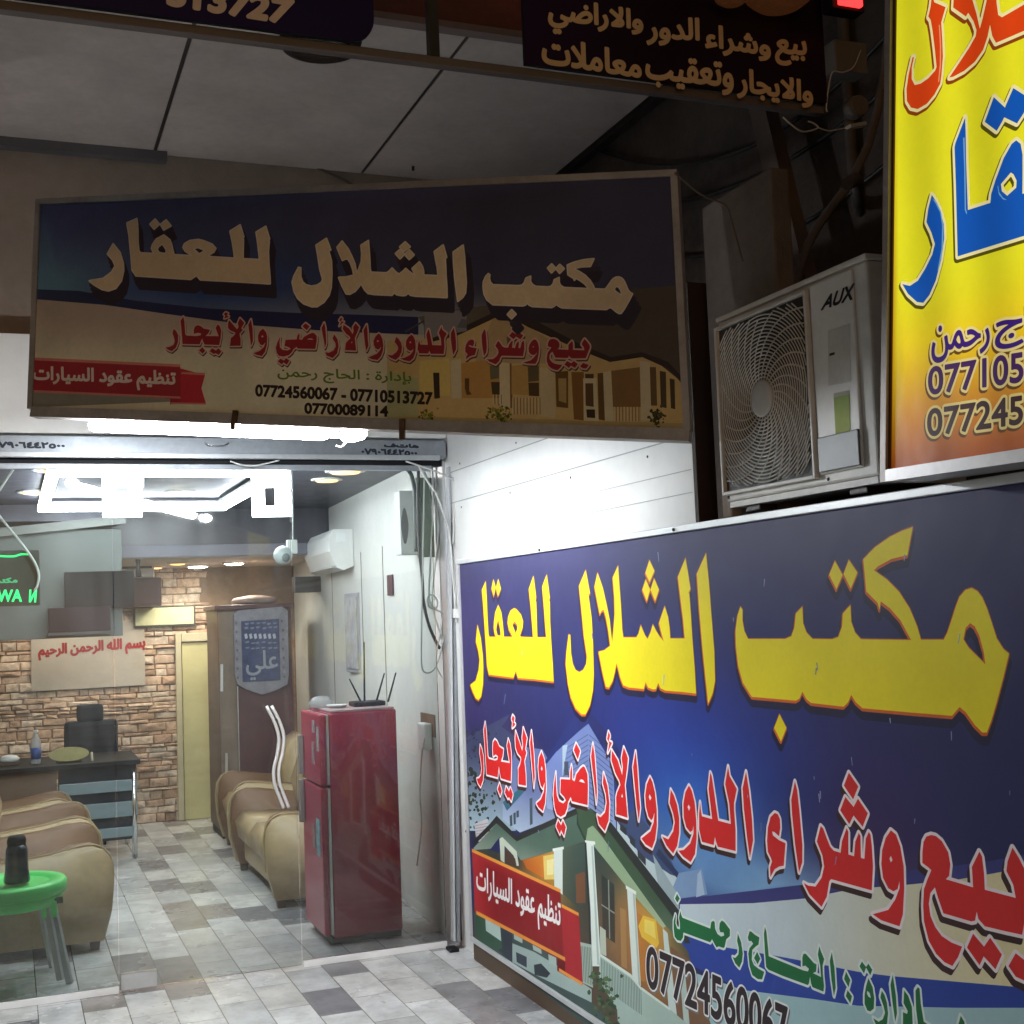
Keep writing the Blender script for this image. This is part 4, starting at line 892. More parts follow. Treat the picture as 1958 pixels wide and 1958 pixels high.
# ------------------------------------------------------------------ sign rack overhead
YK = 3.6
rk = thing('sign_rack', 'dark steel rack of horizontal rail and posts carrying the two overhead signs', 'frame', (1.3, YK, 3.43))
MB().box(-2.6, 2.66, YK, YK + .035, 3.428, 3.455, .003).obj('rail', mat('grey_rail', (.17, .14, .135), .5, .3), rk)
MB().box(-2.6, 2.66, YK, YK + .035, 4.4, 4.44).obj('rail', DARK, rk)
for x in (1.236, 2.58, -2.0): MB().box(x - .016, x + .016, YK + .002, YK + .034, 3.456, 4.398).obj('post', DARK, rk)
def hang(name, label, x0, x1, z0, z1, r, col):
    t = thing(name, label, 'sign', ((x0 + x1) / 2, YK - .02, z0))
    P = Print((x0, YK - .022, z0), (1, 0, 0), (0, 0, 1)); pts = []
    for cx, cz, a0 in ((x1 - x0 - r, r, -90), (x1 - x0 - r, z1 - z0 - r, 0), (r, z1 - z0 - r, 90), (r, r, 180)):
        for k in range(7): pts.append((cx + r * cos(radians(a0 + 15 * k)), cz + r * sin(radians(a0 + 15 * k))))
    P.add([pts], col, px=False)
    MB().prism([(x0 + p[0], YK - .020, z0 + p[1]) for p in pts], (0, .016, 0)).obj('board', BLACK, t)
    return t, P
OVER = print_mat('overhead_print', .4, .2)
t, P = hang('overhead_sign', 'purple round cornered sign overhead with white phone digits', -1.3, at(715, 40, 'y', YK - .022).x, 3.457, 4.5, .075, lambda u, v: blend((44, 20, 66), (36, 20, 74), u / 2))
xl, zz = at(355, -14, 'y', YK - .022), at(553, 40, 'y', YK - .022)
P.add(text('513727', [(322, -36), (560, 2), (548, 44), (322, 8)]), (232, 208, 200), stroke=.006)
P.build('printed_face', OVER, t)
t, P = hang('overhead_sign', 'dark square cornered sign overhead with two lines of gold arabic lettering', at(1003, 80, 'y', YK - .022).x, at(1580, 160, 'y', YK - .022).x, 3.457, 4.25, .004, lambda u, v: blend((44, 22, 62), (36, 20, 34), u / .5))
K4, K5 = cal(1000, 0, 6.44), cal(1280, 0, 4.6)
def k5(t): return K5(t)
for s, qd in (('بيع', [(1484, 76), (1541, 80), (1541, 127), (1484, 122)]), ('وشراء', [(1350, 45), (1472, 70), (1472, 117), (1350, 100)]), ('الدور', [(1238, 33), (1336, 36), (1336, 88), (1238, 84)]), ('والأراضي', [(1050, -8), (1228, 22), (1228, 74), (1050, 62)]),
              ('والايجار', [(1411, 129), (1553, 158), (1553, 206), (1411, 186)]), ('وتعقيب', [(1236, 104), (1401, 122), (1401, 182), (1236, 164)]), ('معاملات', [(1038, 66), (1225, 106), (1225, 149), (1038, 120)])):
    P.add(text(s.replace('أ', 'ا'), qd), (226, 196, 156), stroke=.0042)
P.build('printed_face', OVER, t)

# ================================================================== inside the shop
LEATH = mat('tan_leather', (.47, .35, .19), .42, var=.22, vs=4, bump=.12, bs=25)
RED = mat('red_fridge_paint', (.42, .035, .085), .33, var=.12, vs=3)
MAROON = mat('maroon_wood', (.10, .035, .038), .45, var=.3)
WOOD = mat('dark_brown_wood', (.115, .066, .045), .45, var=.3, vs=3)
OLIVE = mat('olive_door_paint', (.60, .54, .27), .5, var=.14, vs=3)
BLEATH = mat('black_leather', (.016, .016, .022), .55, var=.2, bump=.15, spec=.25)
BRL = mat('brown_leather', (.20, .105, .05), .5, var=.25, vs=5, bump=.15, bs=25)
GREYG = mat('grey_green_board', (.075, .09, .085), .6, var=.15, vs=2)

fg = thing('fridge', 'red two door fridge just inside the right glass pane', 'fridge', (1.8, 7.1, 0))
MB().box(1.618, 2.0, 6.885, 7.36, .035, 1.232, .012).obj('body', RED, fg)
for nm, z0, z1, hy in (('freezer_door', .845, 1.228, .87), ('fridge_door', .05, .835, .60)):
    d = MB().box(1.566, 1.602, 6.885, 7.36, z0, z1, .012).obj(nm, RED, fg)
    MB().box(1.603, 1.6165, 6.8835, 7.355, z0 + .004, z1 - .004, .002).obj('silver_edge', ALU, d)
    MB().box(1.535, 1.564, 7.29, 7.325, hy, hy + (.22 if nm[1] == 'r' and nm[2] == 'e' else .24), .006).obj('handle', mat('smoky_handle', (.3, .27, .27), .35, .2), d)
MB().box(1.61, 1.995, 6.90, 7.35, .004, .034).obj('plinth', BLACK, fg)
MB().box(1.63, 1.99, 6.892, 7.34, 1.233, 1.245, .004).obj('top_cover', mat('dusty_pink_plastic', (.42, .30, .31), .6), fg)
STK = [('sticker', 6.91, 6.955, 1.03, 1.16, (.58, .62, .63)), ('sticker', 7.02, 7.08, .95, 1.07, (.45, .30, .36)), ('sticker', 7.0, 7.06, 1.12, 1.19, (.55, .5, .53)), ('sticker', 6.93, 7.02, .46, .66, (.30, .55, .62)), ('sticker', 7.06, 7.11, .49, .62, (.38, .36, .35))]
for nm, y0, y1, z0, z1, c in STK: MB().box(1.5635, 1.5655, y0, y1, z0, z1).obj(nm, mat('sticker_%d' % int(z0 * 100), c, .5, var=.5, vs=40), fg)
rt = thing('router', 'black router with four raised aerials lying on the red fridge', 'router', (1.88, 7.1, 1.246))
MB().box(1.80, 1.98, 7.02, 7.16, 1.2465, 1.272, .006).obj('case', BLACK, rt)
for a, b in (((690, 1342), (668, 1298)), ((697, 1342), (696, 1228)), ((720, 1340), (735, 1287)), ((742, 1342), (757, 1286))):
    MB().tube([at(*a, 'y', 7.09), at(*b, 'y', 7.09)], [.006, .004], 6).obj('aerial', BLACK, rt)
ds = tag(MB().lathe((1.72, 7.1, 1.2465), [(.045, 0), (.06, .012), (.062, .016), (.05, .014)], 24).obj('dish', WPLASTIC), 'small white dish on the red fridge left of the router', 'dish')
dm = tag(MB().lathe((1.655, 7.22, 1.2465), [(.07, 0), (.066, .03), (.045, .055), (.01, .062)], 24).obj('food_cover', mat('milky_plastic', (.55, .55, .56), .3, var=.05, alpha=.45)), 'milky dome food cover on the front corner of the red fridge', 'cover')

# right wall fittings
ac = thing('air_conditioner', 'white split air conditioner high on the grey side wall inside', 'air conditioner', (2.25, 9.4, 2.1))
p0, p1 = at(629, 1012, 'y', 9.0), at(668, 1090, 'y', 9.0)
zt_, zb_ = p0.z, p1.z; xa, xb = p0.x, rwx(9.0) - .004
prof = [(xb, zt_), (xa + .03, zt_), (xa, zt_ - .05), (xa, zb_ + .14), (xa + .05, zb_ + .02), (xa + .10, zb_), (xb, zb_ + .03)]
MB().prism([(x, 9.0, z) for x, z in prof], (.06, 1.1, 0)).bevel(.006).obj('body', WPLASTIC, ac)
MB().bar((xa + .045, 9.02, zb_ + .028), (xa + .105, 10.08, zb_ + .028), .05, .012).obj('louvre', mat('grey_plastic', (.4, .42, .43), .4), ac)
MB().box(xa + .05, xa + .12, 8.9955, 8.9985, zt_ - .09, zt_ - .03).obj('badge', mat('pale_badge', (.82, .85, .86), .3), ac)
eb = thing('electrical_box', 'pale electrical cabinet with a dark oval window on the side wall by the glass', 'electrical box', (2.15, 7.2, 2.1))
p0, p1 = at(763, 938, 'y', 7.05), at(791, 1060, 'y', 7.05)
MB().box(p0.x, rwx(7.05) - .003, 7.05, 7.16, p1.z, p0.z, .006).obj('cabinet', mat('cabinet_paint', (.55, .56, .55), .5, var=.08), eb)
pz = (p0.z + p1.z) / 2 - .02; xm = (p0.x + p1.x) / 2
MB().prism([(xm + .022 * cos(t) - .012, 7.0495, pz + .105 * (sin(t) ** 3 * .4 + sin(t) * .6)) for t in [k * pi / 10 for k in range(20)]], (0, -.008, 0)).obj('dark_window', mat('dark_slate', (.09, .095, .10), .4), eb)
gp = tag(MB().box(2.10, 2.195, 6.70, 6.712, 2.06, 2.50).obj('tinted_sheet', mat('green_acrylic', (.15, .22, .15), .25, var=.1)), 'dull green sheet hanging behind the cables at the top right of the glass', 'sheet')
so = thing('wall_socket', 'brown socket plate with a white plug and thin lead right of the red fridge', 'socket', (2.2, 7.0, 1.1))
pa, pb = at(803, 1362, 'x', 2.205), at(832, 1418, 'x', 2.205)
MB().box(rwx(7.0) - .014, rwx(7.0) - .002, pb.y, pa.y, pb.z + .02, pa.z, .003).obj('plate', mat('brown_plate', (.17, .10, .06), .5), so)
MB().box(rwx(7) - .06, rwx(7) - .0145, pb.y + .05, pa.y - .08, pb.z - .05, pa.z - .05, .008).obj('plug', WPLASTIC, so)
MB().tube(smoothpath([at(812, 1412, 'x', 2.15), at(806, 1450, 'x', 2.16), at(803, 1520, 'x', 2.17), at(806, 1580, 'x', 2.17), at(797, 1655, 'x', 2.15)]), .0035, 6).obj('lead', mat('pale_lead', (.6, .58, .5), .5), so)
for px, py, s, m_, lab in ((570, 1118, .05, DARK, 'small dark box on the side wall, right of the wardrobe top'), (757, 1118, .05, MAROON, 'small maroon box on the side wall above the router')):
    Y_ = 10.4 if px < 600 else 7.75; p = at(px, py, 'y', Y_)
    tag(MB().box(p.x - s * .5, rwx(Y_) - .003, Y_, Y_ + .12, p.z - s * 1.3, p.z + s * 1.3, .004).obj('wall_box', m_), lab, 'box')
pn = thing('notice_board', 'pale grey framed notice hung on the side wall left of the panel joint', 'notice', (2.35, 9.1, 1.7))
MB().box(rwx(9) - .018, rwx(9) - .004, 8.85, 9.25, 1.35, 1.92, .003).obj('frame', mat('grey_frame', (.33, .33, .36), .5), pn)
MB().box(rwx(8.9) - .022, rwx(8.9) - .0155, 8.88, 9.22, 1.38, 1.89).obj('sheet', mat('notice_sheet', (.46, .46, .50), .5, var=.35, vs=14), pn)

# back wall
dr = thing('interior_door', 'olive yellow door in the stone wall beside the wardrobe', 'door', (1.61, 11.86, 0))
MB().box(1.462, 1.80, 11.855, 11.895, .004, 1.575, .003).obj('leaf', OLIVE, dr)
MB().box(1.405, 1.455, 11.84, 11.897, .003, 1.66, .004).obj('jamb', mat('pale_jamb', (.55, .49, .33), .5), dr)
MB().box(1.456, 1.85, 11.83, 11.897, 1.585, 1.66, .004).obj('lintel', mat('pale_jamb', (.5, .4, .2)), dr)
MB().tube([(1.745, 11.85, .80), (1.745, 11.82, .80), (1.70, 11.82, .80)], .008, 8).obj('handle', CHROME, dr)
ys = thing('door_sign', 'yellow framed sign board above the olive door', 'sign', (1.31, 11.83, 1.73))
MB().box(1.045, 1.585, 11.84, 11.895, 1.728, 1.915, .004).obj('frame', mat('dark_green_frame', (.05, .055, .04), .4), ys)
MB().box(1.062, 1.568, 11.834, 11.8395, 1.745, 1.898).obj('face', mat('pale_yellow_face', (.74, .72, .42), .35, var=.15, vs=8), ys)
pp = thing('plaster_panel', 'grey plaster panel with red arabic calligraphy on the stone wall', 'panel', (.65, 11.85, 1.2))
MB().box(.19, 1.14, 11.86, 11.897, 1.215, 1.79, .004).obj('slab', mat('grey_plaster', (.44, .39, .33), .6, var=.12), pp)
P = Print((.2, 11.857, 0), (1, 0, 0), (0, 0, 1))
P.add(text('بسم الله الرحمن الرحيم', [(74, 1234), (277, 1218), (277, 1247), (74, 1262)]), (160, 40, 46), stroke=.006)
P.build('lettering', print_mat('panel_lettering', .5, .3), pp)
wdv = thing('wardrobe', 'tall dark brown wardrobe against the back wall, behind the framed calligraphy', 'wardrobe', (1.9, 10.9, 0))
MB().box(1.60, 2.205, 10.64, 11.25, .06, 1.845, .004).obj('carcass', WOOD, wdv)
MB().box(1.575, 2.23, 10.60, 11.27, 1.846, 1.885, .008).obj('cornice', MAROON, wdv)
MB().box(1.61, 2.195, 10.66, 11.2, .002, .059).obj('plinth', BLACK, wdv)
MB().box(1.604, 1.742, 10.612, 10.638, .08, 1.83, .003).obj('door', mat('mid_brown_wood', (.20, .14, .10), .45, var=.25), wdv)
MB().box(1.75, 2.20, 10.612, 10.638, .08, 1.83, .003).obj('door', MAROON, wdv)
MB().box(1.7425, 1.7495, 10.606, 10.637, .45, 1.22).obj('edge_strip', ALU, wdv)
for px, y0, y1 in ((424, 1270, 1322), (433, 1440, 1478)):
    MB().bar(at(px, y0, 'y', 10.59), at(px, y1, 'y', 10.59), .012, .02).obj('handle', ALU, wdv)
bsk = tag(MB().lathe((1.95, 10.9, 1.887), [(.16, 0), (.2, .03), (.17, .055), (.06, .075)], 20).obj('basket', mat('pinkish_wicker', (.42, .30, .26), .7, var=.3)), 'round pinkish basket on top of the wardrobe', 'basket')
cf = thing('calligraphy_frame', 'shield shaped silver framed blue calligraphy hung on the wardrobe', 'frame', (1.94, 10.59, 1.2))
fr_o = [at(*p, 'y', 10.6) for p in ((446, 1173), (456, 1167), (538, 1160), (549, 1168), (551, 1290), (548, 1308), (530, 1318), (500, 1328), (470, 1318), (453, 1308), (448, 1290))]
MB().prism(fr_o, (0, -.03, 0)).bevel(.006).obj('frame', mat('silver_lilac', (.27, .26, .30), .45, .2, var=.25, vs=12), cf)
fi = [at(*p, 'y', 10.565) for p in ((461, 1188), (533, 1183), (536, 1300), (464, 1304))]
MB().prism(fi, (0, -.006, 0)).obj('blue_panel', mat('blue_velvet', (.045, .06, .16), .6, var=.4, vs=20), cf)
P = Print((1.7, 10.556, 0), (1, 0, 0), (0, 0, 1))
rq = random.Random(3)
for (x0, y0), (x1, y1) in (((451, 1178), (455, 1300)), ((539, 1174), (544, 1298))):
    Q = Print((1.7, 10.556, 0), (1, 0, 0), (0, 0, 1))
    for i in range(14):                                   # raised scrollwork round the border
        t_ = (i + .5) / 14; x, y = x0 + (x1 - x0) * t_ + rq.uniform(-1, 1), y0 + (y1 - y0) * t_
        Q.add([[(x - 2.4, y), (x, y - 3.2), (x + 2.4, y), (x, y + 3.2)]], (104, 98, 116) if i % 2 else (150, 146, 160))
    Q.build('scrollwork', print_mat('scrollwork', .5, .2), cf)
for k in range(7): P.add([[(467 + 9 * k, 1213), (472 + 9 * k, 1211), (474 + 9 * k, 1220), (469 + 9 * k, 1222)]], (186, 190, 204))
for k in range(6):
    for j in range(4):
        x, y = 466 + 11 * k + rq.uniform(0, 3), (1191, 1199, 1228, 1238)[j] + rq.uniform(-1, 1)
        P.add([[(x, y), (x + 7, y - 1.5 + rq.uniform(-1, 1)), (x + 8, y + 1.4), (x + 3, y + rq.uniform(2, 4)), (x + .5, y + 2)]], (120, 128, 150))
P.add(text('علي', [(470, 1246), (531, 1242), (531, 1297), (472, 1301)]), (150, 154, 164), stroke=.003)
P.build('lettering', print_mat('frame_lettering', .5, .2), cf)
mc = thing('wall_cabinet', 'maroon box under a white air conditioner on the back wall', 'cabinet', (.9, 11.4, 1.9))
a, b = at(232, 1106, 'y', 11.3), at(309, 1158, 'y', 11.3)
MB().box(a.x, b.x, 11.3, 11.898, b.z, a.z, .004).obj('body', MAROON, mc)
MB().box(a.x + .02, b.x - .02, 11.288, 11.2985, b.z + .02, a.z - .02, .003).obj('door', MAROON, mc)
ac2 = thing('air_conditioner', 'white split air conditioner with a dark slot above the maroon box', 'air conditioner', (.85, 11.4, 2.1))
a, b = at(206, 1060, 'y', 11.3), at(296, 1104, 'y', 11.3)
MB().box(a.x, b.x, 11.33, 11.898, b.z, a.z, .012).obj('body', WPLASTIC, ac2)
MB().box(a.x + .03, b.x - .02, 11.322, 11.3285, b.z + .08, a.z - .03).obj('intake', DARK, ac2)
bk = thing('bulkhead', 'grey green boxed bulkhead hanging at the left behind the television', 'bulkhead', (-.5, 9.5, 1.68))
MB().box(-2.44, .765, 9.5, 9.98, 1.68, 2.44, .004).obj('box', GREYG, bk)
MB().prism([(.80, 9.44, 2.50), (.80, 9.499, 2.441), (.765, 9.499, 2.43), (-.06, 9.499, 2.33), (-2.4, 9.499, 2.1), (-2.4, 9.44, 2.2), (-.06, 9.44, 2.42)], (0, .0, .0)) if False else None
MB().bar((-2.4, 9.47, 2.19), (.79, 9.47, 2.505), .055, .06).obj('cornice', mat('pale_cornice', (.14, .15, .14), .6), bk)
MB().box(-2.44, .78, 9.49, 9.98, 2.5, 2.617).obj('head', mat('dark_gloss_ceiling', (.1, .1, .1)), bk)
tv = thing('television', 'black flat television mounted on the grey green bulkhead', 'television', (.5, 9.42, 1.9))
a, b = at(123, 1094, 'y', 9.42), at(257, 1160, 'y', 9.42)
MB().box(a.x, b.x, 9.42, 9.46, b.z, a.z, .004).obj('casing', mat('tv_black', (.006, .006, .008), .7, var=.1, spec=.08), tv)
MB().box(a.x + .012, b.x - .012, 9.416, 9.4195, b.z + .014, a.z - .012).obj('screen', mat('tv_screen', (.004, .004, .006), .3, var=0, spec=.05), tv)
MB().box(a.x + .1, b.x - .1, 9.4605, 9.499, b.z + .05, a.z - .05).obj('mount', DARK, tv)
sb = thing('speaker_shelf', 'dark purple shelf box under the television', 'shelf', (.3, 9.4, 1.7))
a, b = at(93, 1163, 'y', 9.4), at(212, 1205, 'y', 9.4)
MB().box(a.x, b.x, 9.40, 9.499, b.z, a.z, .004).obj('box', mat('dark_purple_wood', (.022, .013, .018), .7, var=.2, spec=.1), sb)
MB().box(a.x - .01, b.x + .01, 9.385, 9.4985, b.z - .022, b.z - .002).obj('shelf_board', DARK, sb)
sp = tag(MB().tube([(.93, 10.08, 2.249), (.93, 10.08, 2.20), (.93, 10.05, 2.12)], [.02, .012, .022], 10).obj('spotlight', DARK), 'small dark spotlight hanging from the drop ceiling', 'spotlight')

# furniture
def seat(name, label, xf, xb, y0, y1, group, seed):
    s = 1 if xb > xf else -1; w = abs(xb - xf)
    t = thing(name, label, name, ((xf + xb) / 2, (y0 + y1) / 2, 0), group)
    X = lambda d: xf + s * d
    arm = [(.055, .06), (.012, .22), (0, .38), (.012, .48), (.05, .535), (.11, .56), (.20, .555), (.34, .53), (w - .16, .50), (w - .02, .50), (w - .02, .06)]
    for ya, out, inn in ((y0, 0, .066), (y1 - .16, .094, 0)):
        MB().prism([(X(a), ya + out, z) for a, z in arm], (0, .066, 0)).bevel(.022, 3).smooth().obj('arm', LEATH, t)
        MB().prism([(X(a + .012), ya + inn, z - .004 + .012 * (z > .4)) for a, z in arm], (0, .094, 0)).bevel(.024, 3).smooth().obj('arm_pad', BRL, t)
        MB().tube(smoothpath([(X(a - .002), ya + (.068 if out == 0 else .092), z + .004) for a, z in arm[1:-1]], 4), .005, 6).obj('piping', LEATH, t)
    MB().box(min(X(.09), X(w - .03)), max(X(.09), X(w - .03)), y0 + .172, y1 - .172, .085, .24, .02).obj('base', LEATH, t)
    n = 2 if name == 'sofa' else 1; L = (y1 - y0 - .35) / n
    for k in range(n):
        ya = y0 + .175 + k * L
        MB().prism([(X(.05), ya + .003, .25), (X(.03), ya + .003, .36), (X(.08), ya + .003, .425), (X(w - .24), ya + .003, .41), (X(w - .24), ya + .003, .25)], (0, L - .006, 0)).bevel(.03, 3).smooth().obj('seat_cushion', LEATH if xf > 1 else BRL, t)
        MB().prism([(X(w - .22), ya + .003, .40), (X(w - .26), ya + .003, .62), (X(w - .20), ya + .003, .80), (X(w - .10), ya + .003, .86), (X(w - .02), ya + .003, .80), (X(w), ya + .003, .25), (X(w - .16), ya + .003, .25)], (0, L - .006, 0)).bevel(.03, 3).smooth().obj('back_cushion', LEATH, t)
    for a in (.10, w - .12):
        for ya in (y0 + .06, y1 - .12): MB().hexa([(X(a) - .022, ya - .0, .001), (X(a) + .022, ya, .001), (X(a) + .022, ya + .044, .001), (X(a) - .022, ya + .044, .001), (X(a) - .032, ya - .01, .084), (X(a) + .032, ya - .01, .084), (X(a) + .032, ya + .054, .084), (X(a) - .032, ya + .054, .084)]).obj('foot', WOOD, t)
    return t
seat('sofa', 'tan leather sofa along the right side, half hidden by the red fridge', 1.44, 2.13, 7.86, 9.35, 'tan leather seats', 1)
seat('armchair', 'tan leather armchair next to the wardrobe, beyond the right sofa', 1.52, 2.22, 9.58, 10.45, 'tan leather seats', 2)
seat('armchair', 'tan leather armchair nearest the glass, behind the green table', .53, -.32, 7.40, 8.42, 'tan leather seats', 3)
seat('armchair', 'tan leather armchair second from the glass on the left', .52, -.30, 8.52, 9.42, 'tan leather seats', 4)
seat('armchair', 'tan leather armchair closest to the desk on the left', .44, -.36, 9.50, 10.10, 'tan leather seats', 5)
dk = thing('desk', 'black desk with three blue grey glass strips on its front', 'desk', (.2, 10.5, 0))
MB().box(-1.4, .93, 10.16, 10.95, .702, .738, .005).obj('desk_top', BLACK, dk)
MB().box(-1.38, .335, 10.24, 10.27, .06, .70).obj('front_panel', mat('brown_desk_panel', (.20, .13, .09), .45, var=.2), dk)
MB().box(.345, .895, 10.24, 10.27, .14, .70).obj('dark_panel', mat('blue_black_laminate', (.018, .022, .035), .25, var=.1), dk)
for z0, z1 in ((.505, .588), (.315, .425), (.165, .235)): MB().box(.35, .91, 10.205, 10.2385, z0, z1, .003).obj('glass_strip', mat('blue_grey_strip', (.22, .29, .32), .25, var=.06), dk)
for x, y in ((.885, 10.22), (.885, 10.88), (.42, 10.29), (-1.3, 10.22)): MB().tube([(x, y, .001), (x, y, .70)], .02, 10).obj('leg', CHROME, dk)
bo = thing('water_bottle', 'clear water bottle with blue label and white cap on the desk', 'bottle', (0, 10.4, .739))
p = at(69, 1465, 'y', 10.4)
MB().lathe((p.x, 10.4, .7395), [(.034, 0), (.037, .01), (.036, .10), (.037, .16), (.03, .19), (.014, .215), (.014, .228)], 18).obj('bottle_body', mat('clear_plastic', (.55, .58, .6), .15, var=0, alpha=.5), bo)
MB().lathe((p.x, 10.4, .775), [(.0385, 0), (.0385, .085)], 18).obj('label_band', mat('blue_label', (.06, .12, .40), .4, var=.4, vs=30), bo)
MB().lathe((p.x, 10.4, .968), [(.017, 0), (.017, .022)], 14).obj('cap', WPLASTIC, bo)
npt = thing('name_plate', 'oval gold name plate standing on the desk before the black chair', 'name plate', (.4, 10.35, .739))
c = at(132, 1452, 'y', 10.32)
MB().prism([(c.x + .145 * cos(a), 10.32, .80 + .052 * sin(a)) for a in [2 * pi * k / 28 for k in range(28)]], (0, .014, 0)).obj('plate', mat('dull_gold', (.50, .45, .20), .4, .25, var=.2, vs=14), npt)
MB().box(c.x - .09, c.x + .09, 10.335, 10.40, .739, .765, .003).obj('stand', WOOD, npt)
pnn = tag(MB().tube([at(177, 1464, 'y', 10.30), at(175, 1438, 'y', 10.30)], [.010, .008], 8).obj('pen', mat('pale_gold', (.62, .58, .40), .35)), 'upright pale pen beside the oval name plate', 'pen')
tb = thing('tissue_box', 'white tissue on a small dark box on the desk left of the bottle', 'tissue box', (0, 10.4, .739))
c = at(18, 1462, 'y', 10.45)
MB().box(c.x - .1, c.x + .07, 10.40, 10.50, .739, .765, .004).obj('box', WOOD, tb)
MB().lathe((c.x, 10.45, .766), [(.06, 0), (.075, .02), (.05, .042), (.015, .05)], 9).obj('tissue', mat('white_tissue', (.85, .85, .85), .8), tb)
oc = thing('office_chair', 'black high backed office chair behind the desk', 'chair', (.63, 11.2, 0))
MB().box(.425, .848, 11.14, 11.23, .53, .985, .04).obj('backrest', BLEATH, oc)
MB().box(.525, .735, 11.13, 11.22, .975, 1.118, .03).obj('headrest', BLEATH, oc)
MB().box(.40, .87, 11.0, 11.42, .42, .52, .035).obj('seat', BLEATH, oc)
MB().tube([(.635, 11.2, .10), (.635, 11.2, .42)], .025, 10).obj('column', CHROME, oc)
bs = MB()
for k in range(5):
    a = 2 * pi * k / 5; bs.bar((.635, 11.2, .09), (.635 + .26 * cos(a), 11.2 + .26 * sin(a), .06), .04, .03)
bs.obj('base', BLACK, oc)
for k in range(5):
    a = 2 * pi * k / 5; MB().lathe((.635 + .26 * cos(a) - .012, 11.2 + .26 * sin(a), .026), [(.024, 0), (.025, .012), (.024, .024)], 12, 'x').obj('castor', BLACK, oc)
for x in (.385, .885): MB().bar((x, 11.02, .66), (x, 11.32, .66), .05, .03).obj('armrest', BLEATH, oc)

# green table by the glass
GRN = mat('green_plastic', (.10, .90, .17), .35, var=.1)
GL = mat('grey_leg_plastic', (.42, .46, .46), .4, var=.1)
gt = thing('plastic_table', 'bright green plastic table with grey splayed legs behind the left pane', 'table', (-.02, 6.98, 0))
cx_, cy_ = .0, 6.98
MB().lathe((cx_, cy_, .44), [(.262, 0), (.272, .004), (.272, .05), (.262, .062), (.20, .062), (.19, .050)], 40).obj('table_top', GRN, gt)
MB().lathe((cx_, cy_, .385), [(.235, 0), (.24, .006), (.258, .053)], 40).obj('skirt', GRN, gt)
for a in (-.55, -2.4, .75, 2.3):
    c, s = cos(a), sin(a)
    n = Vector((-s, c, 0)) * .026
    L0 = Vector((cx_ + .215 * c, cy_ + .215 * s, .40)); L1 = Vector((cx_ + .305 * c, cy_ + .305 * s, .002))
    lg = MB().bar(L0 + n, L1 + n, .022, .03, (c, s, 0)).obj('leg', GL, gt)
    MB().bar(L0 - n, L1 - n + Vector((-.02 * c, -.02 * s, .03)), .022, .03, (c, s, 0)).obj('leg_rib', GL, lg)
    MB().box(L0.x - .035, L0.x + .035, L0.y - .035, L0.y + .035, .33, .41, .008).obj('leg_socket', GRN, lg)
    MB().box(cx_ + .266 * c - .03 * abs(s) - .004, cx_ + .266 * c + .03 * abs(s) + .004, cy_ + .262 * s - .004, cy_ + .262 * s + .004, .395, .425).obj('slot', mat('slot_green', (.01, .08, .02), .6), gt)
vs_ = thing('flask', 'dark blue black flask standing on the green table', 'flask', (.03, 6.95, .503))
MB().lathe((.035, 6.93, .503), [(.060, 0), (.063, .012), (.055, .06), (.052, .16), (.043, .185)], 20).obj('flask_body', mat('blue_black_glaze', (.02, .035, .055), .2, var=.2), vs_)
MB().lathe((.035, 6.93, .6885), [(.044, 0), (.046, .02), (.036, .042)], 20).obj('lid', BLACK, vs_)

# green neon sign and cables at the glass
ns = thing('led_sign', 'dark panel with green lit letters hanging inside the left pane', 'sign', (-.1, 6.64, 1.87))
MB().box(-.62, .150, 6.64, 6.655, 1.865, 2.135, .003).obj('panel', mat('smoked_panel', (.03, .045, .042), .25), ns)
NG = mat('lit_green', (.0, 1, .25), .4, var=0, emit=1.0, ecol=(.01, .75, .16)); NGD = mat('dim_green', (.0, .5, .2), .4, var=0, emit=.22, ecol=(.05, .6, .2))
def emis_text(s, qd, m_, nm):
    P = Print((-.6, 6.636, 0), (1, 0, 0), (0, 0, 1)); P.add(text(s, qd), (30, 220, 90), stroke=.0022); P.build(nm, m_, ns)
emis_text('WA', [(-4, 1128), (42, 1128), (41, 1150), (-5, 1150)], NG, 'lit_letters'); emis_text('И', [(57, 1128), (70, 1128), (68, 1151), (56, 1151)], NG, 'lit_letters')
emis_text('مكتب', [(-20, 1106), (33, 1105), (33, 1116), (-20, 1117)], NGD, 'dim_letters')
MB().tube(smoothpath([at(-40, 1060, 'y', 6.632), at(-5, 1063, 'y', 6.632), at(25, 1064, 'y', 6.632), at(40, 1060, 'y', 6.632), at(54, 1060, 'y', 6.632)]), .0055, 6).obj('lit_wave', NG, ns)
def cable(name, label, pts, y, r, m_, cat='cable', grp=None):
    ps = [Vector(p) if len(p) == 3 else at(p[0], p[1], 'y', y) for p in pts]
    return tag(MB().tube(smoothpath(ps, 6), r, 6).obj(name, m_), label, cat, grp)
WC = mat('white_cable', (.62, .64, .62), .5, var=.1); BC = mat('black_cable', (.02, .02, .02), .45)
cable('cable', 'thick pale cable looping down behind the left pane to the green lit sign', [(36, 884), (18, 908), (0, 936), (-16, 962), (0, 988), (34, 1030), (62, 1068), (74, 1096), (72, 1118), (66, 1130)], 6.60, .0065, WC)
cable('cable', 'thick black cable bowing down the wall right of the red fridge', [(800, 900), (799, 960), (801, 1040), (807, 1100), (810, 1150), (820, 1195), (836, 1232), (842, 1240)], 6.66, .009, BC)
cable('cable', 'thin white cable with a long hanging loop right of the fridge', [(812, 892), (810, 990), (808, 1090), (806, 1200), (806, 1270), (814, 1286), (828, 1282), (838, 1262), (846, 1230), (852, 1195)], 6.62, .0045, WC)
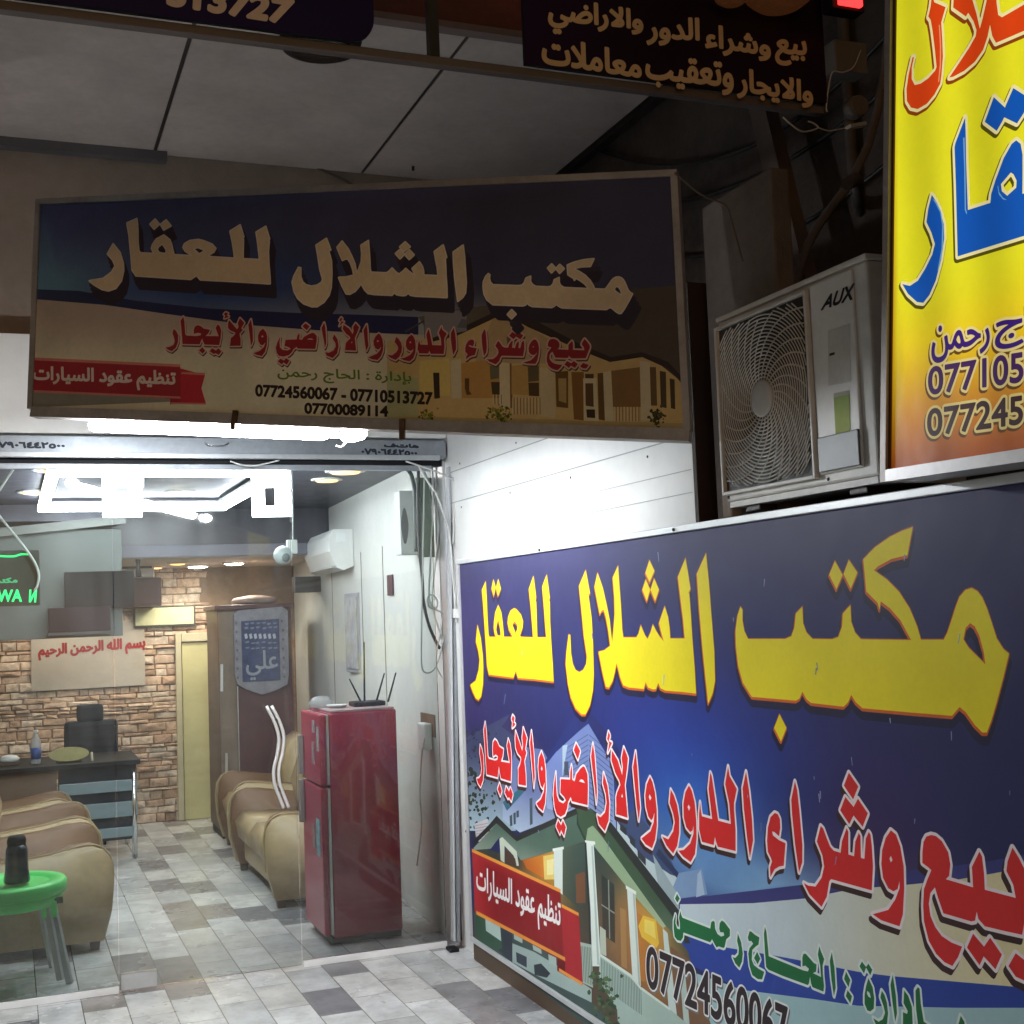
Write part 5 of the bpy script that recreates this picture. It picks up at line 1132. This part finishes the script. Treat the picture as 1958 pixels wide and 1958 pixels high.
cable('cable', 'pale cable dropping to a small coil beside the shutter rail', [(826, 890), (828, 960), (824, 1060), (820, 1130), (824, 1158), (834, 1162), (836, 1150), (828, 1138), (818, 1142), (820, 1160), (838, 1168), (852, 1176)], 6.61, .0055, WC)
cable('cable', 'white cable slanting from the head rail down along the shutter rail', [(800, 890), (816, 918), (834, 946), (850, 990), (860, 1030), (866, 1100), (870, 1160), (873, 1190)], 6.42, .0055, WC)
cable('cable', 'white cable crossing from the head rail to the corner trim', [(776, 882), (800, 890), (830, 900), (858, 913), (869, 920), (871, 950), (868, 1000), (866, 1040)], 6.41, .005, WC)
cable('cable', 'thin grey wire sagging under the shutter lip', [(440, 882), (462, 889), (484, 891), (510, 886), (534, 880)], 6.44, .004, WC)
cable('cable', 'dark cable bundle dropping behind the glass beside the electrical cabinet', [(774, 892), (786, 908), (793, 940), (795, 1000), (796, 1055)], 6.70, .012, mat('dark_green_cable', (.05, .065, .06), .5))
cable('cable', 'second pale cable falling in a wide bow behind the right glass pane', [(806, 890), (822, 930), (838, 1000), (832, 1080), (826, 1150), (838, 1200), (850, 1240)], 6.63, .005, WC)
cable('cable', 'thin pale cable ending in a short tail below the coil beside the rail', [(846, 1180), (842, 1210), (836, 1240), (834, 1270), (842, 1290), (850, 1300)], 6.61, .004, WC)
sl = tag(MB().box(at(872, 1150, 'y', 6.4).x - .012, at(872, 1150, 'y', 6.4).x + .012, 6.40, 6.43, at(872, 1182, 'y', 6.4).z, at(872, 1164, 'y', 6.4).z, .002).obj('cable_joint', WPLASTIC), 'small white cable joint on the corner trim', 'cable joint')
cm = thing('dome_camera', 'small white dome camera hanging on a cord behind the door glass', 'camera', (1.37, 6.75, 2.08))
c = at(541, 1062, 'y', 6.75)
MB().lathe((c.x, 6.75, c.z), [(.008, -.050), (.03, -.042), (.045, -.02), (.05, .002), (.047, .02), (.036, .038), (.012, .05)], 24).obj('housing', mat('pale_camera', (.5, .54, .55), .3, var=.05), cm)
MB().lathe((c.x + .006, 6.722, c.z - .012), [(.024, .0), (.02, -.022), (.008, -.03)], 18, 'y').obj('lens', mat('camera_lens', (.2, .22, .23), .1, var=0), cm)
c2 = at(559, 1043, 'y', 6.75)
MB().box(c2.x - .03, c2.x + .025, 6.735, 6.77, c2.z - .045, c2.z + .03, .006).obj('adaptor', WPLASTIC, cm)
MB().tube(smoothpath([at(560, 1036, 'y', 6.75), at(560, 990, 'y', 6.75), at(559, 930, 'y', 6.75), at(556, 880, 'y', 6.75)]), .004, 6).obj('cord', WC, cm)

# ================================================================== outdoor unit, rear dark corner, small things
ACW = mat('dusty_white_metal', (.78, .76, .72), .45, var=.22, vs=3)
ou = thing('outdoor_unit', 'grey white air conditioner outdoor unit with a spiral fan grille on the blue sign', 'air conditioner', (2.3, 3.2, 2.06))
XA = 2.175
cLT, cLB, cRT, cRB = at(1372, 607, 'x', XA), at(1380, 968, 'x', XA), at(1655, 485, 'x', XA), at(1668, 922, 'x', XA)
y0, y1, z0, z1 = cRT.y, cLT.y, 2.052, 2.675
MB().box(XA, XA + .30, y0, y1, z0 + .02, z1 - .014, .008).obj('casing', ACW, ou)
MB().box(XA - .006, XA + .306, y0 - .005, y1 + .005, z1 - .0135, z1 + .004, .005).obj('lid', ACW, ou)
def py_(px, py): return at(px, py, 'x', XA - .01)
a, b, c_, d = py_(1378, 648), py_(1545, 555), py_(1550, 928), py_(1386, 962)
ga, gb = max(a.y, d.y) - .012, (b.y + c_.y) / 2
gz0, gz1 = z0 + .055, z1 - .045
fc = py_(1453, 760); fy_, fz_ = (ga + gb) / 2, (gz0 + gz1) / 2
MB().box(XA - .004, XA - .0005, gb - .012, ga + .012, gz0 - .012, gz1 + .012, .0015).obj('fan_recess', mat('fan_cavity', (.035, .033, .03), .6), ou)
gm = MB(); GY, GZ = (ga - gb) / 2, (gz1 - gz0) / 2
def inside(y, z): return abs(y - fy_) < GY - .003 and abs(z - fz_) < GZ - .003 and not (abs(y - fy_) > GY - .03 and abs(z - fz_) > GZ - .03 and math.hypot(abs(y - fy_) - GY + .033, abs(z - fz_) - GZ + .033) > .03)
def strand(m, pts, r):
    run = []
    for p in pts + [None]:
        if p is not None and inside(p[1], p[2]): run.append(p)
        else:
            if len(run) > 2: m.tube(run, r, 4, True, False)
            run = []
for k in range(31):
    r = .055 + .0112 * k
    strand(gm, [(XA - .013, fy_ + r * cos(2 * pi * i / 80), fz_ + r * sin(2 * pi * i / 80)) for i in range(81)], .0023)
gm.obj('ring_grille', ACW, ou)
gm = MB()
for k in range(26):
    a0 = 2 * pi * k / 26
    strand(gm, [(XA - .009, fy_ + (.05 + .36 * t) * cos(a0 + 1.5 * t), fz_ + (.05 + .36 * t) * sin(a0 + 1.5 * t)) for t in [i / 22 for i in range(23)]], .0026)
gm.obj('swirl_grille', ACW, ou)
MB().lathe((XA - .008, fy_, fz_), [(.058, 0), (.058, -.008), (.05, -.012), (.01, -.014)], 32, 'x').obj('hub', mat('pale_hub', (.62, .62, .60), .5), ou)
MB().box(XA - .018, XA - .001, gb - .014, gb - .003, gz0 - .014, gz1 + .014, .003).box(XA - .018, XA - .001, ga + .003, ga + .014, gz0 - .014, gz1 + .014, .003).box(XA - .018, XA - .001, gb - .0025, ga + .0025, gz1 + .003, gz1 + .014, .003).box(XA - .018, XA - .001, gb - .0025, ga + .0025, gz0 - .014, gz0 - .003, .003).obj('grille_frame', ACW, ou)
pl, pr = gb - .028, y0 + .055
MB().box(XA - .010, XA - .0008, pr, pl, gz0 - .005, gz1 + .02, .004).obj('control_panel', mat('panel_white', (.80, .79, .76), .4, var=.1), ou)
MB().box(XA - .016, XA - .0105, pr + .004, pl - .004, gz0, gz0 + .10, .003).obj('terminal_cover', mat('shiny_plate', (.17, .175, .18), .45, .3, var=.08), ou)
P = Print((XA - .0112, y0, 0), (0, -1, 0), (0, 0, 1))
P.add(text('AUX', [(1581, 566), (1634, 542), (1629, 572), (1570, 593)]), (40, 40, 46), stroke=.0022)
P.add([[(1583, 632), (1626, 618), (1626, 730), (1584, 738)]], (214, 212, 206)); P.add([[(1586, 676), (1596, 673), (1596, 678), (1586, 681)]], (50, 50, 50))
P.add([[(1594, 760), (1624, 754), (1626, 828), (1598, 838)]], lambda u, v: blend((176, 190, 44), (150, 178, 70), (v - 2.2) / .1)); P.add([[(1594, 752), (1624, 746), (1624, 754), (1594, 760)]], (190, 190, 170))
P.build('lettering', print_mat('unit_label', .5, .2), ou)
for y in (y0 + .12, y1 - .12): MB().box(XA + .02, XA + .28, y - .04, y + .04, 2.0335, z0 + .0195, .004).obj('foot', DARK, ou)
MB().box(XA + .004, XA + .30, y0 + .01, y1 - .01, z0 + .001, z0 + .0195).obj('base_pan', ACW, ou)
for px, py in ((1393, 963), (1584, 930)):
    p = at(px, py, 'x', XA - .001); MB().lathe((XA - .0005, p.y, z0 + .035), [(.006, 0), (.004, -.003)], 10, 'x').obj('screw', DARK, ou)
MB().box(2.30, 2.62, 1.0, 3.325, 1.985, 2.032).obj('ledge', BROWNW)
bpy.data.objects['ledge']['label'] = 'dark concrete ledge under the outdoor unit'; bpy.data.objects['ledge']['category'] = 'ledge'
tag(MB().box(2.20, 2.245, 3.60, 3.655, 2.026, 2.13, .006).obj('block', mat('pale_stone_block', (.36, .28, .22), .8, var=.3)), 'small pale stone block at the far foot of the outdoor unit', 'block')

# dark corner right of the canopy
PIPE = mat('dusty_pipe', (.10, .078, .066), .6, var=.3)
tag(MB().tube(smoothpath([(2.99, 3.9, 6.0), (2.99, 3.9, 3.6), (2.98, 3.86, 3.2), (2.7, 3.5, 3.16), (2.62, 3.45, 3.125)]), .022, 10).obj('pipe', PIPE), 'thin dusty pipe coming down the dark neighbouring wall onto the pier', 'pipe')
tag(MB().tube(smoothpath([(2.48, 3.55, 2.45), (2.50, 3.66, 2.62), (2.66, 3.75, 3.0), (2.96, 3.7, 3.5), (2.99, 3.5, 4.6), (2.99, 3.5, 6)]), .016, 10).obj('refrigerant_line', mat('lagged_line', (.13, .105, .09), .8, var=.3)), 'pale lagged refrigerant line rising behind the outdoor unit', 'pipe')
for k, (sag, y, z, lab) in enumerate(((.25, 3.0, 3.5, 'slack dark cable across the neighbouring wall, lowest of three'), (.18, 2.9, 3.72, 'slack dark cable across the neighbouring wall, middle of three'), (.3, 2.8, 3.98, 'slack dark cable across the neighbouring wall, top of three'))):
    tag(MB().tube(smoothpath([(2.99, 6.6, z + .5), (2.985, 5.4, z + .1 - sag * .6), (2.98, 4.4, z - sag), (2.975, 3.4, z - sag * .5), (2.98, y - .6, z + .3)]), .009, 6).obj('cable', BC), lab, 'cable', 'slack cables on the neighbouring wall')
lp = at(1440, 215, 'x', 2.85); lq = at(1545, 570, 'x', 2.85)
tag(MB().bar(lp + Vector((0, 0, .25)), lq, .06, .10).obj('brace', mat('brown_brace', (.12, .085, .07), .7, var=.3)), 'slanting dark brace behind the outdoor unit', 'brace')
TH = mat('thin_wire', (.60, .57, .52), .4, .3, var=.1)
cable('wire', 'thin bright wire looping below the right end of the overhead sign', [(1497, 224), (1515, 240), (1532, 251), (1550, 250), (1564, 244), (1556, 236), (1545, 232)], 3.58, .0028, TH, 'wire')
cable('wire', 'thin wire sagging toward the bright clip at the right', [(1564, 244), (1585, 250), (1610, 246), (1640, 241), (1650, 240)], 3.58, .0022, TH, 'wire')
cable('wire', 'pale wire dropping beside the right end of the overhead sign', [(1646, 96), (1632, 128), (1612, 138), (1592, 138), (1584, 170), (1580, 205), (1582, 214)], 3.58, .0025, TH, 'wire')
cable('wire', 'dark wire hanging slack across the dark corner to the pier', [(1290, 330), (1340, 372), (1386, 392), (1398, 420), (1412, 470), (1420, 500)], 3.30, .003, mat('brown_wire', (.10, .075, .06), .6), 'wire')
cable('cable', 'old cable lying along the beige wall down to the banner top', [(325, 268), (430, 280), (520, 292), (580, 310), (640, 336), (680, 356)], 6.755, .007, mat('wall_cable', (.14, .11, .10), .7))
tag(MB().bar(at(1622, 243, 'y', 3.55), at(1652, 238, 'y', 3.55), .03, .012).obj('clip', mat('bright_clip', (.6, .56, .5), .3, .5)), 'bright metal clip right of the overhead sign', 'clip')
tag(MB().lathe(at(1645, 200, 'y', 3.6), [(.035, 0), (.04, .02), (.038, .05), (.02, .06)], 20, 'y').obj('horn', mat('dull_horn', (.13, .11, .095), .6, var=.3)), 'round dull brown fitting right of the overhead sign', 'fitting')
tag(MB().box(at(1590, 90, 'y', 3.62).x, at(1650, 90, 'y', 3.62).x, 3.60, 3.68, at(1600, 138, 'y', 3.62).z, at(1600, 80, 'y', 3.62).z, .004).obj('junction_box', mat('grey_brown_box', (.13, .12, .11), .6)), 'dark junction box behind the right end of the overhead sign', 'box')
rs = thing('red_lamp', 'small bright red lit block at the top edge beside the yellow sign', 'lamp', at(1625, 0, 'y', 3.45))
a, b = at(1606, -30, 'y', 3.45), at(1651, 12, 'y', 3.45)
MB().box(a.x, b.x, 3.45, 3.47, b.z, a.z, .004).obj('lit_block', mat('lit_red', (1, .02, .02), .4, var=0, emit=2.2, ecol=(1, .03, .03)), rs)
MB().box(a.x - .02, b.x + .02, 3.471, 3.53, b.z - .01, a.z + .2, .004).obj('holder', BLACK, rs)
for (px, py, r), lab in zip(((1400, -6, .06), (1490, -12, .12)), ('smaller brown glass bowl lamp over the gold lettered sign', 'larger brown glass bowl lamp over the gold lettered sign')):
    c = at(px, py, 'y', 3.5)
    t = thing('bowl_lamp', lab, 'lamp', c, 'bowl lamps over the sign')
    MB().lathe(c, [(r * .2, -r * .42), (r * .65, -r * .34), (r * .93, -r * .12), (r, .08 * r), (r * .95, .1 * r)], 28).obj('bowl', mat('amber_glass', (.10, .035, .014), .2, var=.3, emit=.02, ecol=(1, .32, .1)), t)
    MB().tube([c + Vector((0, 0, .1 * r)), c + Vector((0, 0, .5))], .008, 8).obj('stem', DARK, t)
tag(MB().tube([at(790, 318, 'y', 6.5), at(790, 326, 'y', 6.5)], .008, 8).obj('hook', DARK), 'small dark hook under the canopy boards above the banner', 'hook')
ST = print_mat('stencil_paint', .6, .4)
for t, qd in (('٠٧٩٠٦٤٤٢٥٠٠', [(692, 858), (797, 861), (797, 871), (692, 868)]), ('٠٧٩٠٦٤٤٢٥٠٠', [(-10, 845), (123, 847), (123, 857), (-10, 855)]), ('هاتف', [(735, 848), (800, 850), (800, 856), (735, 854)])):
    P = Print((0, 6.4725, 0), (1, 0, 0), (0, 0, 1)); P.add(text(t, qd), (46, 52, 66), stroke=.0032); P.build('stencil', ST, sh)

# boards: screws, drips and a stuck lead on the white side wall
for y, z in ((6.3, 2.30), (5.6, 2.305), (4.9, 2.30), (4.2, 2.30), (6.3, 2.53), (5.5, 2.53), (4.7, 2.53)):
    MB().lathe((2.219, y, z), [(.0055, 0), (.004, -.002)], 10, 'x').obj('screw', DARK, sw)
